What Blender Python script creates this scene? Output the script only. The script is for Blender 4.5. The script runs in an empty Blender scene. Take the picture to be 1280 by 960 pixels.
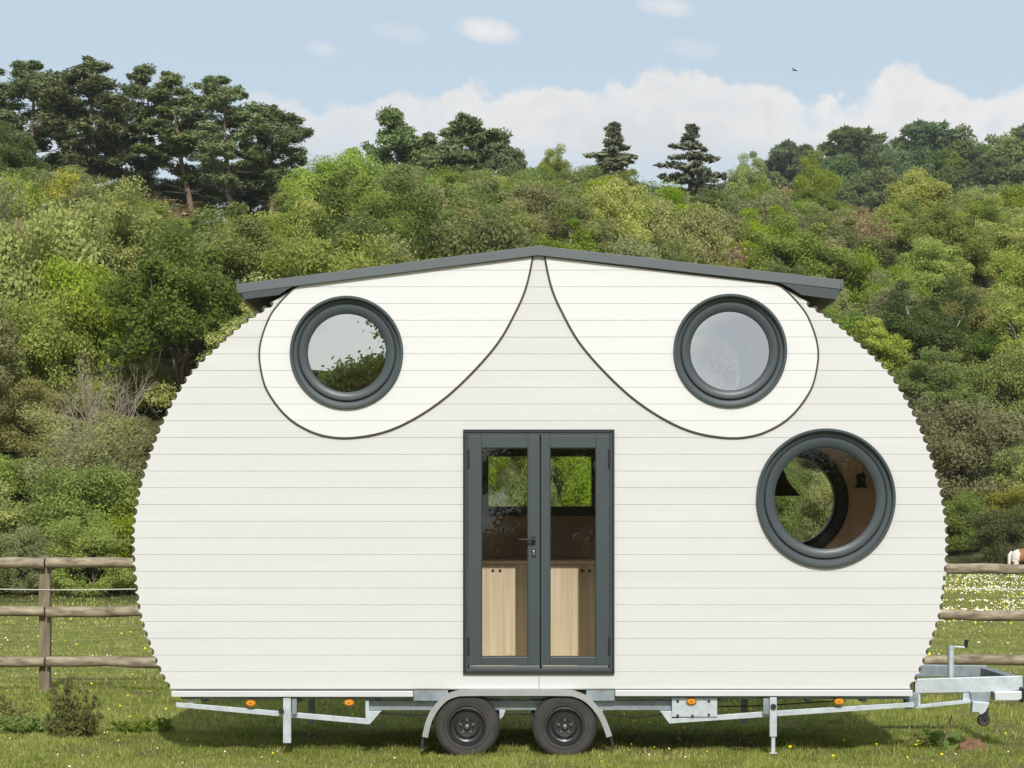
import bpy, math, random
import numpy as np
from mathutils import Vector, Matrix
from bisect import bisect

R = math.radians
sc = bpy.context.scene
COL = sc.collection
random.seed(7)

# ------------------------------------------------------------------ measures
S = 145.0                 # photo pixels per metre on the front wall
F = 2610.0                # focal length in photo pixels
CAMX, CAMD, CAMZ = -0.241, 18.0, 2.034
W = 2.3                   # depth of the cabin


def X(px):
    return (px - 675.0) / S


def Z(py):
    return (945.0 - py) / S


def P(px, py, y):
    D = CAMD + y
    return (CAMX + (px - 640) / F * D, y, CAMZ + (650 - py) / F * D)


def toP(x, y, z):
    D = CAMD + y
    return 640 + (x - CAMX) / D * F, 650 - (z - CAMZ) / D * F


# ------------------------------------------------------------------ materials
def nodes_of(m):
    m.use_nodes = True
    nt = m.node_tree
    nt.nodes.clear()
    return nt, nt.nodes, nt.links


def N(nt, typ, **kw):
    n = nt.nodes.new(typ)
    for k, v in kw.items():
        if k in n.inputs:
            n.inputs[k].default_value = v
        else:
            setattr(n, k, v)
    return n


def math_node(nt, op, a, b=None, clamp=False):
    n = nt.nodes.new('ShaderNodeMath')
    n.operation = op
    n.use_clamp = clamp
    for i, v in enumerate((a, b)):
        if v is None:
            continue
        if hasattr(v, 'links'):
            nt.links.new(v, n.inputs[i])
        else:
            n.inputs[i].default_value = v
    return n.outputs[0]


def ramp(nt, fac, stops, interp='LINEAR'):
    n = nt.nodes.new('ShaderNodeValToRGB')
    cr = n.color_ramp
    cr.interpolation = interp
    while len(cr.elements) < len(stops):
        cr.elements.new(0.5)
    for e, (p, c) in zip(cr.elements, stops):
        e.position = p
        e.color = (*c, 1) if len(c) == 3 else c
    if fac is not None:
        nt.links.new(fac, n.inputs[0])
    return n.outputs[0]


def mul(c, k):
    return tuple(v * k for v in c)


def make_mat(name, col, rough=.5, metal=0., var=.12, scale=(6, 6, 6), bump=0., bscale=60., spec=.5, col2=None, detail=5):
    m = bpy.data.materials.new(name)
    nt, ns, ln = nodes_of(m)
    out = N(nt, 'ShaderNodeOutputMaterial')
    b = N(nt, 'ShaderNodeBsdfPrincipled', Roughness=rough, Metallic=metal)
    b.inputs['Specular IOR Level'].default_value = spec
    tc = N(nt, 'ShaderNodeTexCoord')
    mp = N(nt, 'ShaderNodeMapping')
    mp.inputs['Scale'].default_value = scale
    ln.new(tc.outputs['Object'], mp.inputs[0])
    nz = N(nt, 'ShaderNodeTexNoise', Scale=1.0, Detail=detail, Roughness=.6)
    ln.new(mp.outputs[0], nz.inputs['Vector'])
    c2 = col2 if col2 else mul(col, 1 + var)
    c1 = col if col2 else mul(col, 1 - var)
    ln.new(ramp(nt, nz.outputs[0], [(.3, c1), (.7, c2)]), b.inputs['Base Color'])
    if bump:
        nb = N(nt, 'ShaderNodeTexNoise', Scale=bscale, Detail=4)
        ln.new(mp.outputs[0], nb.inputs['Vector'])
        bp = N(nt, 'ShaderNodeBump', Strength=bump, Distance=.01)
        ln.new(nb.outputs[0], bp.inputs['Height'])
        ln.new(bp.outputs[0], b.inputs['Normal'])
    ln.new(b.outputs[0], out.inputs[0])
    return m


def make_glass(name, refl, tint=(1, 1, 1), rough=0.0):
    m = bpy.data.materials.new(name)
    nt, ns, ln = nodes_of(m)
    out = N(nt, 'ShaderNodeOutputMaterial')
    t = N(nt, 'ShaderNodeBsdfTransparent')
    t.inputs[0].default_value = (*tint, 1)
    g = N(nt, 'ShaderNodeBsdfGlossy', Roughness=rough)
    g.inputs[0].default_value = (.9, .96, 1, 1)
    mx = N(nt, 'ShaderNodeMixShader')
    mx.inputs[0].default_value = refl
    ln.new(t.outputs[0], mx.inputs[1])
    ln.new(g.outputs[0], mx.inputs[2])
    ln.new(mx.outputs[0], out.inputs[0])
    return m


def make_leaf(name, c_dark, c_light, transl=.45, hue=.035, rough=.55, spec=.25, top=None):
    """leaf tone per face ('tone'), shade per plant (object random)"""
    m = bpy.data.materials.new(name)
    nt, ns, ln = nodes_of(m)
    out = N(nt, 'ShaderNodeOutputMaterial')
    at = N(nt, 'ShaderNodeAttribute', attribute_name='tone')
    col = ramp(nt, at.outputs['Fac'], [(.0, c_dark), (.75, c_light), (1., top if top else mul(c_light, 1.2))])
    oi = N(nt, 'ShaderNodeObjectInfo')
    hs = N(nt, 'ShaderNodeHueSaturation')
    ln.new(col, hs.inputs['Color'])
    ln.new(math_node(nt, 'ADD', math_node(nt, 'MULTIPLY', oi.outputs['Random'], hue), .502 - hue * .6), hs.inputs['Hue'])
    r2 = math_node(nt, 'FRACT', math_node(nt, 'MULTIPLY', oi.outputs['Random'], 7.31))
    ln.new(math_node(nt, 'ADD', math_node(nt, 'MULTIPLY', r2, .5), .98), hs.inputs['Value'])
    r3 = math_node(nt, 'FRACT', math_node(nt, 'MULTIPLY', oi.outputs['Random'], 13.7))
    ln.new(math_node(nt, 'ADD', math_node(nt, 'MULTIPLY', r3, .28), .9), hs.inputs['Saturation'])
    b = N(nt, 'ShaderNodeBsdfPrincipled', Roughness=rough)
    b.inputs['Specular IOR Level'].default_value = spec
    ln.new(hs.outputs[0], b.inputs['Base Color'])
    tr = N(nt, 'ShaderNodeBsdfTranslucent')
    ln.new(hs.outputs[0], tr.inputs[0])
    mx = N(nt, 'ShaderNodeMixShader')
    mx.inputs[0].default_value = transl
    ln.new(b.outputs[0], mx.inputs[1])
    ln.new(tr.outputs[0], mx.inputs[2])
    ln.new(mx.outputs[0], out.inputs[0])
    return m


M = {}
M['white'] = make_mat('off_white_painted_board', (.622, .617, .607), .45, var=.025, scale=(.45, 3, 7), bump=.06, bscale=14, spec=.35)
M['eye_white'] = make_mat('bright_white_painted_board', (.70, .697, .690), .42, var=.012, scale=(.6, 3, 9), bump=.05, bscale=14, spec=.35)
M['trim'] = make_mat('dark_brown_trim', (.05, .042, .036), .6, var=.2)
M['log'] = make_mat('weathered_round_log', (.075, .068, .04), .85, var=.3, scale=(9, 2, 9), bump=.3, bscale=12)
M['anthracite'] = make_mat('anthracite_coated_metal', (.046, .061, .067), .4, metal=.0, var=.05, scale=(3, 3, 3), bump=.02, bscale=200)
M['roof'] = make_mat('grey_coated_roof_metal', (.105, .12, .13), .4, var=.06, scale=(1, 1, 4), bump=.03, bscale=8)
M['gasket'] = make_mat('black_rubber_gasket', (.012, .014, .015), .6, var=.1)
M['pane_hi'] = make_glass('reflecting_window_glass', .58, (.9, .95, .97))
M['pane_lo'] = make_glass('clear_window_glass', .04, (.97, .98, .97))
M['pane_rear'] = make_glass('rear_window_glass', .04, (.96, .98, .97))
M['black'] = make_mat('black_lacquer', (.012, .012, .013), .4, var=.1)
M['galv'] = make_mat('galvanised_steel', (.52, .57, .6), .48, metal=.35, var=.16, scale=(14, 14, 14), bump=.06, bscale=4)
M['under'] = make_mat('shade_black_underfloor', (.012, .012, .012), .8)  # underside coloured black to deepen the shade below the trailer
M['galv_dark'] = make_mat('dull_galvanised_steel', (.27, .31, .335), .5, metal=.5, var=.2, scale=(12, 12, 12), bump=.06, bscale=4)
M['alu'] = make_mat('pale_aluminium_rail', (.66, .68, .69), .4, metal=.25, var=.05, scale=(2, 6, 10))
M['guard'] = make_mat('brushed_silver_mudguard', (.6, .62, .64), .34, metal=.75, var=.08, scale=(6, 30, 6))
M['tyre'] = make_mat('black_rubber_tyre', (.028, .027, .026), .8, col2=(.062, .055, .046), scale=(7, 7, 7), bump=.15, bscale=8)
M['rim'] = make_mat('black_painted_steel_rim', (.03, .03, .031), .32, var=.15)
M['chrome'] = make_mat('bright_bolt_steel', (.7, .7, .69), .22, metal=1., var=.06)
M['amber'] = make_mat('amber_reflector', (.75, .3, .02), .25, var=.08, scale=(80, 80, 80))
M['amber_lo'] = make_mat('dark_amber_housing', (.32, .13, .015), .4, var=.1)
M['wood_in'] = make_mat('warm_brown_plywood', (.78, .62, .46), .55, var=.14, scale=(9, 3, 1.2), bump=.05, bscale=9)
M['oak'] = make_mat('pale_oak_board', (.56, .41, .27), .5, scale=(17, 2, .55), col2=(.8, .66, .48), bump=.04, bscale=5)
M['back_brown'] = make_mat('dark_brown_splashback', (.3, .2, .14), .5, var=.15, scale=(1, 3, 9))
M['fence'] = make_mat('weathered_fence_timber', (.1, .08, .05), .85, scale=(4.5, 16, 16), col2=(.46, .39, .27), bump=.45, bscale=7)
M['fence_post'] = make_mat('weathered_post_timber', (.1, .08, .052), .88, scale=(14, 14, 2.2), col2=(.29, .235, .155), bump=.45, bscale=6)
M['wire'] = make_mat('pale_fence_wire', (.62, .6, .5), .5, var=.05)
M['pole'] = make_mat('bleached_pole_timber', (.42, .38, .33), .8, var=.25, scale=(2, 8, 8))
M['bark'] = make_mat('brown_grey_bark', (.13, .105, .08), .9, var=.35, scale=(5, 5, 1.5), bump=.4, bscale=3)
M['bark_pale'] = make_mat('pale_birch_bark', (.45, .41, .34), .8, var=.3, scale=(4, 4, 3), bump=.2, bscale=3)
M['bark_pine'] = make_mat('orange_brown_pine_bark', (.19, .14, .105), .9, var=.35, scale=(5, 5, 1.2), bump=.4, bscale=3)
M['twig'] = make_mat('grey_brown_bare_twig', (.31, .26, .2), .85, var=.3, scale=(3, 3, 3))
M['twig_brown'] = make_mat('brown_bare_twig', (.17, .115, .08), .85, var=.3, scale=(3, 3, 3))
M['shed'] = make_mat('dark_stained_timber', (.03, .024, .02), .8, var=.3, scale=(1, 1, 5), bump=.3, bscale=4)
M['bird'] = make_mat('dark_feathers', (.03, .028, .027), .8, var=.2)
L = {}
L['fresh'] = make_leaf('fresh_green_leaf', (0.145, 0.21, 0.035), (0.324, 0.393, 0.076))
L['mid'] = make_leaf('mid_green_leaf', (0.123, 0.167, 0.043), (0.283, 0.331, 0.094))
L['olive'] = make_leaf('olive_grey_leaf', (0.167, 0.179, 0.077), (0.342, 0.354, 0.152))
L['willow'] = make_leaf('soft_willow_leaf', (0.203, 0.239, 0.072), (0.421, 0.462, 0.149))
L['yellow'] = make_leaf('yellow_green_leaf', (0.193, 0.217, 0.042), (0.38, 0.397, 0.092))
L['dark'] = make_leaf('dark_green_leaf', (0.067, 0.101, 0.029), (0.179, 0.221, 0.062))
L['brown'] = make_leaf('budding_brown_leaf', (0.208, 0.156, 0.081), (0.418, 0.319, 0.176))
L['gorse'] = make_leaf('gorse_brown_green_leaf', (0.145, 0.152, 0.043), (0.331, 0.317, 0.091))
L['pine'] = make_leaf('pine_needles', (0.059, 0.085, 0.036), (0.186, 0.225, 0.096), transl=.2)
L['spruce'] = make_leaf('spruce_needles', (0.092, 0.112, 0.072), (0.237, 0.263, 0.169), transl=.2)
L['far'] = make_leaf('far_wood_leaf', (0.065, 0.101, 0.039), (0.171, 0.217, 0.085))
L['weed'] = make_leaf('weed_leaf', (0.092, 0.139, 0.032), (0.242, 0.308, 0.083))
L['weed_brown'] = make_leaf('dry_weed_leaf', (0.145, 0.127, 0.054), (0.345, 0.356, 0.132))
L['grass'] = make_leaf('grass_blade', (.1, .125, .032), (.33, .36, .12), transl=.4, hue=0, top=(.58, .5, .27))
L['petal'] = make_leaf('flower_petal', (.78, .6, .04), (.8, .78, .66), transl=.15, hue=0)


# ------------------------------------------------------------------ object helpers
def link(o, parent=None):
    COL.objects.link(o)
    if parent is not None:
        o.parent = parent
    return o


def tag(o, label=None, cat=None, group=None, kind=None):
    if label:
        o['label'] = label
    if cat:
        o['category'] = cat
    if group:
        o['group'] = group
    if kind:
        o['kind'] = kind
    return o


def empty(name, loc, rz=0, label=None, cat=None, group=None):
    o = bpy.data.objects.new(name, None)
    o.empty_display_size = .2
    o.location = loc
    o.rotation_euler = (0, 0, rz)
    link(o)
    return tag(o, label, cat, group)


def root_loc(o):
    v = Vector((0, 0, 0))
    while o is not None:
        v += o.location
        o = o.parent
    return v


class MB:
    def __init__(s):
        s.v, s.f = [], []

    def add(s, v, f):
        n = len(s.v)
        s.v += [tuple(p) for p in v]
        s.f += [tuple(i + n for i in q) for q in f]
        return s

    def box(s, x0, x1, y0, y1, z0, z1):
        v = [(x, y, z) for z in (z0, z1) for y in (y0, y1) for x in (x0, x1)]
        return s.add(v, [(0, 2, 3, 1), (4, 5, 7, 6), (0, 1, 5, 4), (2, 6, 7, 3), (0, 4, 6, 2), (1, 3, 7, 5)])

    def pbox(s, px0, px1, y0, y1, py0, py1):
        return s.box(X(px0), X(px1), y0, y1, Z(py1), Z(py0))

    def prism(s, poly, y0, y1):
        """polygon in (x, z), extruded along y"""
        a = sum(poly[i][0] * poly[(i + 1) % len(poly)][1] - poly[(i + 1) % len(poly)][0] * poly[i][1] for i in range(len(poly)))
        if a < 0:
            poly = poly[::-1]
        n = len(poly)
        v = [(x, y0, z) for x, z in poly] + [(x, y1, z) for x, z in poly]
        f = [tuple(range(n)), tuple(range(2 * n - 1, n - 1, -1))]
        f += [(i, i + n, (i + 1) % n + n, (i + 1) % n) for i in range(n)]
        return s.add(v, f)

    def pprism(s, poly, y0, y1):
        return s.prism([(X(a), Z(b)) for a, b in poly], y0, y1)

    def tube(s, pts, rad, seg=8, caps=True):
        pts = [Vector(p) for p in pts]
        n = len(pts)
        rad = rad if isinstance(rad, (list, tuple)) else [rad] * n
        rings = []
        up = Vector((0, 0, 1))
        for i in range(n):
            t = (pts[min(i + 1, n - 1)] - pts[max(i - 1, 0)])
            if t.length < 1e-9:
                t = Vector((0, 0, 1))
            t.normalize()
            a = up - t * up.dot(t)
            if a.length < .05:
                a = Vector((1, 0, 0)) - t * t.x
            a.normalize()
            b = t.cross(a)
            up = a
            rings.append([pts[i] + (a * math.cos(2 * math.pi * k / seg) + b * math.sin(2 * math.pi * k / seg)) * rad[i] for k in range(seg)])
        v = [p for r in rings for p in r]
        f = [(i * seg + k, i * seg + (k + 1) % seg, (i + 1) * seg + (k + 1) % seg, (i + 1) * seg + k) for i in range(n - 1) for k in range(seg)]
        if caps:
            f += [tuple(range(seg - 1, -1, -1)), tuple(range((n - 1) * seg, n * seg))]
        return s.add(v, f)

    def lathe(s, prof, cx, cz, seg=96, closed=True):
        """profile of (r, y) turned about the y axis through (cx, cz)"""
        n = len(prof)
        v = [(cx + r * math.cos(2 * math.pi * k / seg), y, cz + r * math.sin(2 * math.pi * k / seg)) for k in range(seg) for r, y in prof]
        f = []
        for k in range(seg):
            k2 = (k + 1) % seg
            for i in range(n if closed else n - 1):
                j = (i + 1) % n
                f.append((k * n + i, k * n + j, k2 * n + j, k2 * n + i))
        return s.add(v, f)

    def disc(s, cx, cz, r, y, seg=64):
        v = [(cx + r * math.cos(2 * math.pi * k / seg), y, cz + r * math.sin(2 * math.pi * k / seg)) for k in range(seg)]
        return s.add(v, [tuple(range(seg))])

    def ring_rect(s, a, b, y0, y1):
        """frame between outer px rectangle a and inner b, each (px0, px1, py0, py1)"""
        s.pbox(a[0], b[0], y0, y1, a[2], a[3])
        s.pbox(b[1], a[1], y0, y1, a[2], a[3])
        s.pbox(b[0], b[1], y0, y1, a[2], b[2])
        s.pbox(b[0], b[1], y0, y1, b[3], a[3])
        return s

    def build(s, name, mat, parent=None, smooth=None, bevel=0., recalc=False):
        o0 = root_loc(parent)
        me = bpy.data.meshes.new(name)
        me.from_pydata([(p[0] - o0.x, p[1] - o0.y, p[2] - o0.z) for p in s.v], [], s.f)
        me.update()
        if recalc:
            import bmesh
            bm = bmesh.new()
            bm.from_mesh(me)
            bmesh.ops.recalc_face_normals(bm, faces=bm.faces)
            bm.to_mesh(me)
            bm.free()
        if smooth is not None:
            me.polygons.foreach_set('use_smooth', [True] * len(me.polygons))
            me.set_sharp_from_angle(angle=R(smooth))
        me.materials.append(mat)
        o = bpy.data.objects.new(name, me)
        link(o, parent)
        if bevel:
            b = o.modifiers.new('bevel', 'BEVEL')
            b.width = bevel
            b.segments = 2
            b.limit_method = 'ANGLE'
        return o


def catmull(pts, n=10):
    out = []
    m = len(pts)
    for i in range(m - 1):
        p0, p1, p2, p3 = (np.array(pts[max(0, min(m - 1, j))], float) for j in (i - 1, i, i + 1, i + 2))
        for k in range(n):
            t = k / n
            out.append(.5 * ((2 * p1) + (-p0 + p2) * t + (2 * p0 - 5 * p1 + 4 * p2 - p3) * t * t + (-p0 + 3 * p1 - 3 * p2 + p3) * t ** 3))
    out.append(np.array(pts[-1], float))
    return np.array(out)


# ------------------------------------------------------------------ terrain
def sstep(t):
    t = np.clip(t, 0, 1)
    return t * t * (3 - 2 * t)


def foot(x):
    return 33 + 45 * sstep((np.asarray(x, float) + 9) / 26.)


def terrain(x, y):
    x = np.asarray(x, float)
    y = np.asarray(y, float)
    yf = foot(x)
    t = (y - yf) / (165 - yf)
    crest = 27.5 - 4.0 * sstep((x - 0) / 50.)
    u = np.clip(t, 0, 1)
    z = crest * (u + .10 * np.sin(u * math.pi)) * sstep(u * 6 + .15) * (u > 0)
    z = z + np.where(t > 1, -sstep((y - 165) / 60.) * 2.0, 0)
    base = np.interp(x, [-40, 20, 50, 60, 66, 74, 90, 122, 180, 300], [0, 22, 44, 50, 55, 58, 58, 59, 60, 60])
    ridge = base * sstep((y - 250) / 250.)
    z = z + ridge
    far = sstep((np.hypot(x, y) - 7) / 20.)
    z = z + far * (.06 * np.sin(x * .31 + 1.3) * np.sin(y * .23) + .03 * np.sin(x * .9 + y * .7))
    z = z + .012 * np.sin(x * 2.1 + .4) * np.sin(y * 2.7 + 1.)
    return z


def Tz(x, y):
    return float(terrain(x, y))


def vnoise(x, y, s, seed):
    r = np.random.default_rng(seed)
    g = r.random((64, 64))
    u, w = (x * s) % 64, (y * s) % 64
    i, j = u.astype(int), w.astype(int)
    fu, fw = u - i, w - j
    fu, fw = fu * fu * (3 - 2 * fu), fw * fw * (3 - 2 * fw)
    i1, j1 = (i + 1) % 64, (j + 1) % 64
    i, j = i % 64, j % 64
    return (g[i, j] * (1 - fu) + g[i1, j] * fu) * (1 - fw) + (g[i, j1] * (1 - fu) + g[i1, j1] * fu) * fw


def bare_patch(x, y):
    return vnoise(x, y, 1.1, 30) * .6 + vnoise(x, y, 3.1, 31) * .4


def build_ground():
    xs = np.unique(np.round(np.concatenate([np.linspace(-8, 8, 65), np.sign(np.linspace(-1, 1, 121)) * np.abs(np.linspace(-1, 1, 121)) ** 2.2 * 420]), 3))
    ys = np.unique(np.round(np.concatenate([np.linspace(-6, 10, 65), np.linspace(10, 200, 150), np.linspace(200, 760, 70), -6 - np.linspace(0, 1, 40) ** 2 * 260]), 3))
    gx, gy = np.meshgrid(xs, ys)
    gz = terrain(gx, gy)
    nx, ny = len(xs), len(ys)
    v = np.stack([gx, gy, gz], -1).reshape(-1, 3)
    i = np.arange(ny - 1)[:, None] * nx + np.arange(nx - 1)[None]
    f = np.stack([i, i + 1, i + 1 + nx, i + nx], -1).reshape(-1, 4)
    me = bpy.data.meshes.new('ground')
    me.from_pydata(v.tolist(), [], f.tolist())
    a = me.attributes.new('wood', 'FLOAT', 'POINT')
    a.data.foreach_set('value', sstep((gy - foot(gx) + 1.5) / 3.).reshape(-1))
    b = me.attributes.new('worn', 'FLOAT', 'POINT')
    worn = .75 * sstep((bare_patch(gx, gy) - .6) / .14) * (np.abs(gx) < 9) * (gy < 9) + np.exp(-((gy - 6.2) / .7) ** 2) * .9 + np.exp(-(((gx - 1) / 4) ** 2 + ((gy + .5) / .35) ** 2)) * .25
    b.data.foreach_set('value', np.clip(worn, 0, 1).reshape(-1))
    me.polygons.foreach_set('use_smooth', [True] * len(me.polygons))
    m = bpy.data.materials.new('meadow_ground')
    nt, ns, ln = nodes_of(m)
    out = N(nt, 'ShaderNodeOutputMaterial')
    bs = N(nt, 'ShaderNodeBsdfPrincipled', Roughness=.95)
    bs.inputs['Specular IOR Level'].default_value = .1
    tc = N(nt, 'ShaderNodeTexCoord')

    def noise(s, d=6, r=.65):
        n = N(nt, 'ShaderNodeTexNoise', Scale=s, Detail=d, Roughness=r)
        ln.new(tc.outputs['Object'], n.inputs['Vector'])
        return n.outputs[0]
    big, mid, fine = noise(.25), noise(1.6), noise(22, 4)
    g = ramp(nt, mid, [(.3, (.15, .17, .05)), (.5, (.23, .25, .08)), (.7, (.33, .32, .13))])
    f2 = ramp(nt, fine, [(.35, (.5, .5, .45)), (.65, (1.35, 1.3, 1.25))])
    mx = N(nt, 'ShaderNodeMix', data_type='RGBA', blend_type='MULTIPLY')
    mx.inputs[0].default_value = .8
    ln.new(g, mx.inputs[6])
    ln.new(f2, mx.inputs[7])
    # dry / bare soil patches and the worn line along the fence
    wa = N(nt, 'ShaderNodeAttribute', attribute_name='worn')
    soilf = math_node(nt, 'ADD', ramp(nt, big, [(.62, (0, 0, 0)), (.74, (.5, .5, .5))]), math_node(nt, 'MULTIPLY', wa.outputs['Fac'], ramp(nt, mid, [(.35, (.25, .25, .25)), (.6, (.95, .95, .95))])), True)
    soil = ramp(nt, fine, [(.3, (.075, .052, .03)), (.7, (.19, .145, .085))])
    m2 = N(nt, 'ShaderNodeMix', data_type='RGBA')
    ln.new(soilf, m2.inputs[0])
    ln.new(mx.outputs[2], m2.inputs[6])
    ln.new(soil, m2.inputs[7])
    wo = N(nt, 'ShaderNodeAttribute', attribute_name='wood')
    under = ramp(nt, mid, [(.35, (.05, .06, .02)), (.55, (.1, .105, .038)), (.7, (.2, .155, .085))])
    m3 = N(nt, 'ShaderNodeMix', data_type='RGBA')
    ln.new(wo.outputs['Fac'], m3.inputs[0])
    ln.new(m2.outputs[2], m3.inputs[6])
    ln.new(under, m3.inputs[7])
    ln.new(m3.outputs[2], bs.inputs['Base Color'])
    bp = N(nt, 'ShaderNodeBump', Strength=.9, Distance=.05)
    ln.new(math_node(nt, 'ADD', math_node(nt, 'MULTIPLY', mid, .6), fine), bp.inputs['Height'])
    ln.new(bp.outputs[0], bs.inputs['Normal'])
    ln.new(bs.outputs[0], out.inputs[0])
    me.materials.append(m)
    o = bpy.data.objects.new('ground', me)
    link(o)
    tag(o, kind='structure')
    return o


build_ground()


# ------------------------------------------------------------------ foliage meshes (numpy)
def np_mesh(name, verts, nper, tone, mat):
    """verts (faces*nper, 3); each face has nper corners of its own"""
    me = bpy.data.meshes.new(name)
    nv = len(verts)
    nf = nv // nper
    me.vertices.add(nv)
    me.vertices.foreach_set('co', np.ascontiguousarray(verts, np.float32).reshape(-1))
    me.loops.add(nv)
    me.loops.foreach_set('vertex_index', np.arange(nv, dtype=np.int32))
    me.polygons.add(nf)
    me.polygons.foreach_set('loop_start', np.arange(0, nv, nper, dtype=np.int32))
    a = me.attributes.new('tone', 'FLOAT', 'FACE')
    a.data.foreach_set('value', np.clip(tone, 0, 1).astype(np.float32))
    me.update(calc_edges=True)
    me.materials.append(mat)
    return me


def unit(v):
    return v / np.maximum(np.linalg.norm(v, axis=-1, keepdims=True), 1e-9)


def leaf_quads(rng, c, r, n, size, squash=1., elong=1.5, jit=.8, upb=.35, shell=2.4):
    """n leaves in each clump (centre c[k], radius r[k])"""
    k = len(c)
    idx = np.repeat(np.arange(k), n)
    d = unit(rng.normal(size=(k * n, 3)))
    rad = rng.random(k * n) ** (1 / shell)
    rad *= 1 + .25 * (rng.random(k * n) < .12)
    off = d * (rad * r[idx])[:, None] * np.array([1, 1, squash])
    p = c[idx] + off
    nrm = unit(d + jit * rng.normal(size=d.shape) + np.array([0, 0, upb]))
    t = unit(np.cross(nrm, rng.normal(size=d.shape)))
    b = np.cross(nrm, t)
    s = size * rng.uniform(.6, 1.35, k * n)[:, None]
    t = t * s * elong * .5
    b = b * s * .5
    v = np.stack([p - t, p + b * .9 - t * .1, p + t, p - b * .9 - t * .1], 1).reshape(-1, 3)
    tone = .12 + (rng.random(k) * .4)[idx] + rng.random(k * n) * .36
    return v, tone


def tube_list(mb, a, b, r0, r1, rng, seg=6, wob=.08, n=5):
    a, b = np.array(a, float), np.array(b, float)
    ln_ = np.linalg.norm(b - a)
    pts = [a + (b - a) * t + (rng.normal(size=3) * ln_ * wob * math.sin(math.pi * t) if 0 < t < 1 else 0) for t in np.linspace(0, 1, n)]
    mb.tube(pts, [r0 + (r1 - r0) * t for t in np.linspace(0, 1, n)], seg)
    return pts


def mb_mesh(mb, name, mat, smooth=True):
    me = bpy.data.meshes.new(name)
    me.from_pydata(mb.v, [], mb.f)
    me.update()
    if smooth:
        me.polygons.foreach_set('use_smooth', [True] * len(me.polygons))
    me.materials.append(mat)
    return me


def proto_broadleaf(seed, Rr, H, skirt, K, n, leaf, cr=(.2, .36), elong=1.5, bark='bark', jit=.8, lumps=.42, limbs=16):
    """rounded broadleaved crown; skirt = height of the crown's lower edge (fraction of H)"""
    rng = np.random.default_rng(seed)
    zc = H * (skirt + (1 - skirt) * .5)
    rz = H * (1 - skirt) * .5
    d = unit(rng.normal(size=(K, 3)))
    d[:, 2] = np.where(d[:, 2] < -.55, -d[:, 2], d[:, 2])
    az = np.arctan2(d[:, 1], d[:, 0])
    ph = rng.random(4) * 6.28
    lob = 1 + lumps * (np.sin(2 * az + ph[0]) * .5 + np.sin(3 * az + 2.5 * d[:, 2] + ph[1]) * .6 + np.sin(5 * az - 4 * d[:, 2] + ph[2]) * .4)
    f = rng.uniform(.5, .95, K) * lob
    r = Rr * rng.uniform(cr[0], cr[1], K)
    c = d * f[:, None] * np.array([Rr, Rr, rz]) * .86
    c[:, 2] += zc
    if skirt < .12:                       # leafy down to the ground
        m = int(K * .3)
        a2 = rng.random(m) * 6.28
        rr = Rr * rng.uniform(.45, .85, m)
        c[:m] = np.stack([np.cos(a2) * rr, np.sin(a2) * rr, rng.uniform(.02, .28, m) * H], 1)
    c[:, 2] = np.clip(c[:, 2], r * .35, None)
    v, tone = leaf_quads(rng, c, r, n, leaf, squash=.8, elong=elong, jit=jit)
    v[:, 2] = np.maximum(v[:, 2], .02)
    crown = np_mesh('crown', v, 4, tone, L['mid'])
    mb = MB()
    tr = max(.05, H * .018)
    top = np.array([rng.normal() * Rr * .08, rng.normal() * Rr * .08, zc + rz * .25])
    pts = tube_list(mb, (0, 0, -.4), top, tr * 1.25, tr * .35, rng, 7, .03, 7)
    order = rng.permutation(K)[:limbs]
    for q in order:
        a = pts[rng.integers(2, 6)]
        tube_list(mb, a, c[q], tr * .5, tr * .1, rng, 5, .1, 5)
    trunk = mb_mesh(mb, 'trunk', M[bark])
    return trunk, crown, H, Rr


def proto_pine(seed, H, wid, bare, lean=0., K=60, n=125, leaf=.125):
    rng = np.random.default_rng(seed)
    mb = MB()
    bend = [np.array([lean * t * t * H * .2 + rng.normal() * .12, rng.normal() * .12, t * H - .4 * (t == 0)]) for t in np.linspace(0, .95, 9)]
    rad = [.24 * (1 - .85 * t) for t in np.linspace(0, 1, 9)]
    mb.tube(bend, rad, 8)
    c, r = [], []
    for q in range(K):
        u = (q + rng.random()) / K
        t = bare + (1.0 - bare) * u
        i = t * 8
        k = min(int(i), 7)
        a = bend[k] + (bend[k + 1] - bend[k]) * min(1, i - k)
        az = rng.random() * 6.28
        shape = (.55 + .6 * math.sin(math.pi * min(1, .1 + .75 * u))) * (1 - max(0, u - .6) / .4 * .62)
        reach = wid * shape * rng.uniform(.3, 1.0)
        b = a + np.array([math.cos(az) * reach, math.sin(az) * reach, reach * rng.uniform(-.05, .5) + .1])
        tube_list(mb, a, b, .06 * (1.2 - t * .7), .015, rng, 5, .09, 5)
        for s in range(int(2 + reach * 2.2)):
            w = rng.uniform(.45, 1.1)
            c.append(a + (b - a) * w + rng.normal(size=3) * np.array([.3, .3, .22]) * (.4 + .22 * reach))
            r.append(rng.uniform(.3, .85))
    for s in range(7):
        c.append(bend[-1] + rng.normal(size=3) * np.array([.35, .35, .35]) + np.array([0, 0, .2]))
        r.append(rng.uniform(.25, .5))
    for q in range(9):            # dead stubs below the crown
        t = rng.uniform(.25, bare + .1)
        a = bend[int(t * 8)]
        az = rng.random() * 6.28
        ll = rng.uniform(.6, 2.0)
        tube_list(mb, a, a + np.array([math.cos(az) * ll, math.sin(az) * ll, rng.uniform(-.3, .5)]), .05, .012, rng, 4, .12, 4)
    c, r = np.array(c), np.array(r)
    v, tone = leaf_quads(rng, c, r, n, leaf, squash=.7, elong=3.4, jit=1.4, upb=.3, shell=1.25)
    return mb_mesh(mb, 'trunk', M['bark_pine']), np_mesh('crown', v, 4, tone, L['pine']), H, wid


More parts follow.
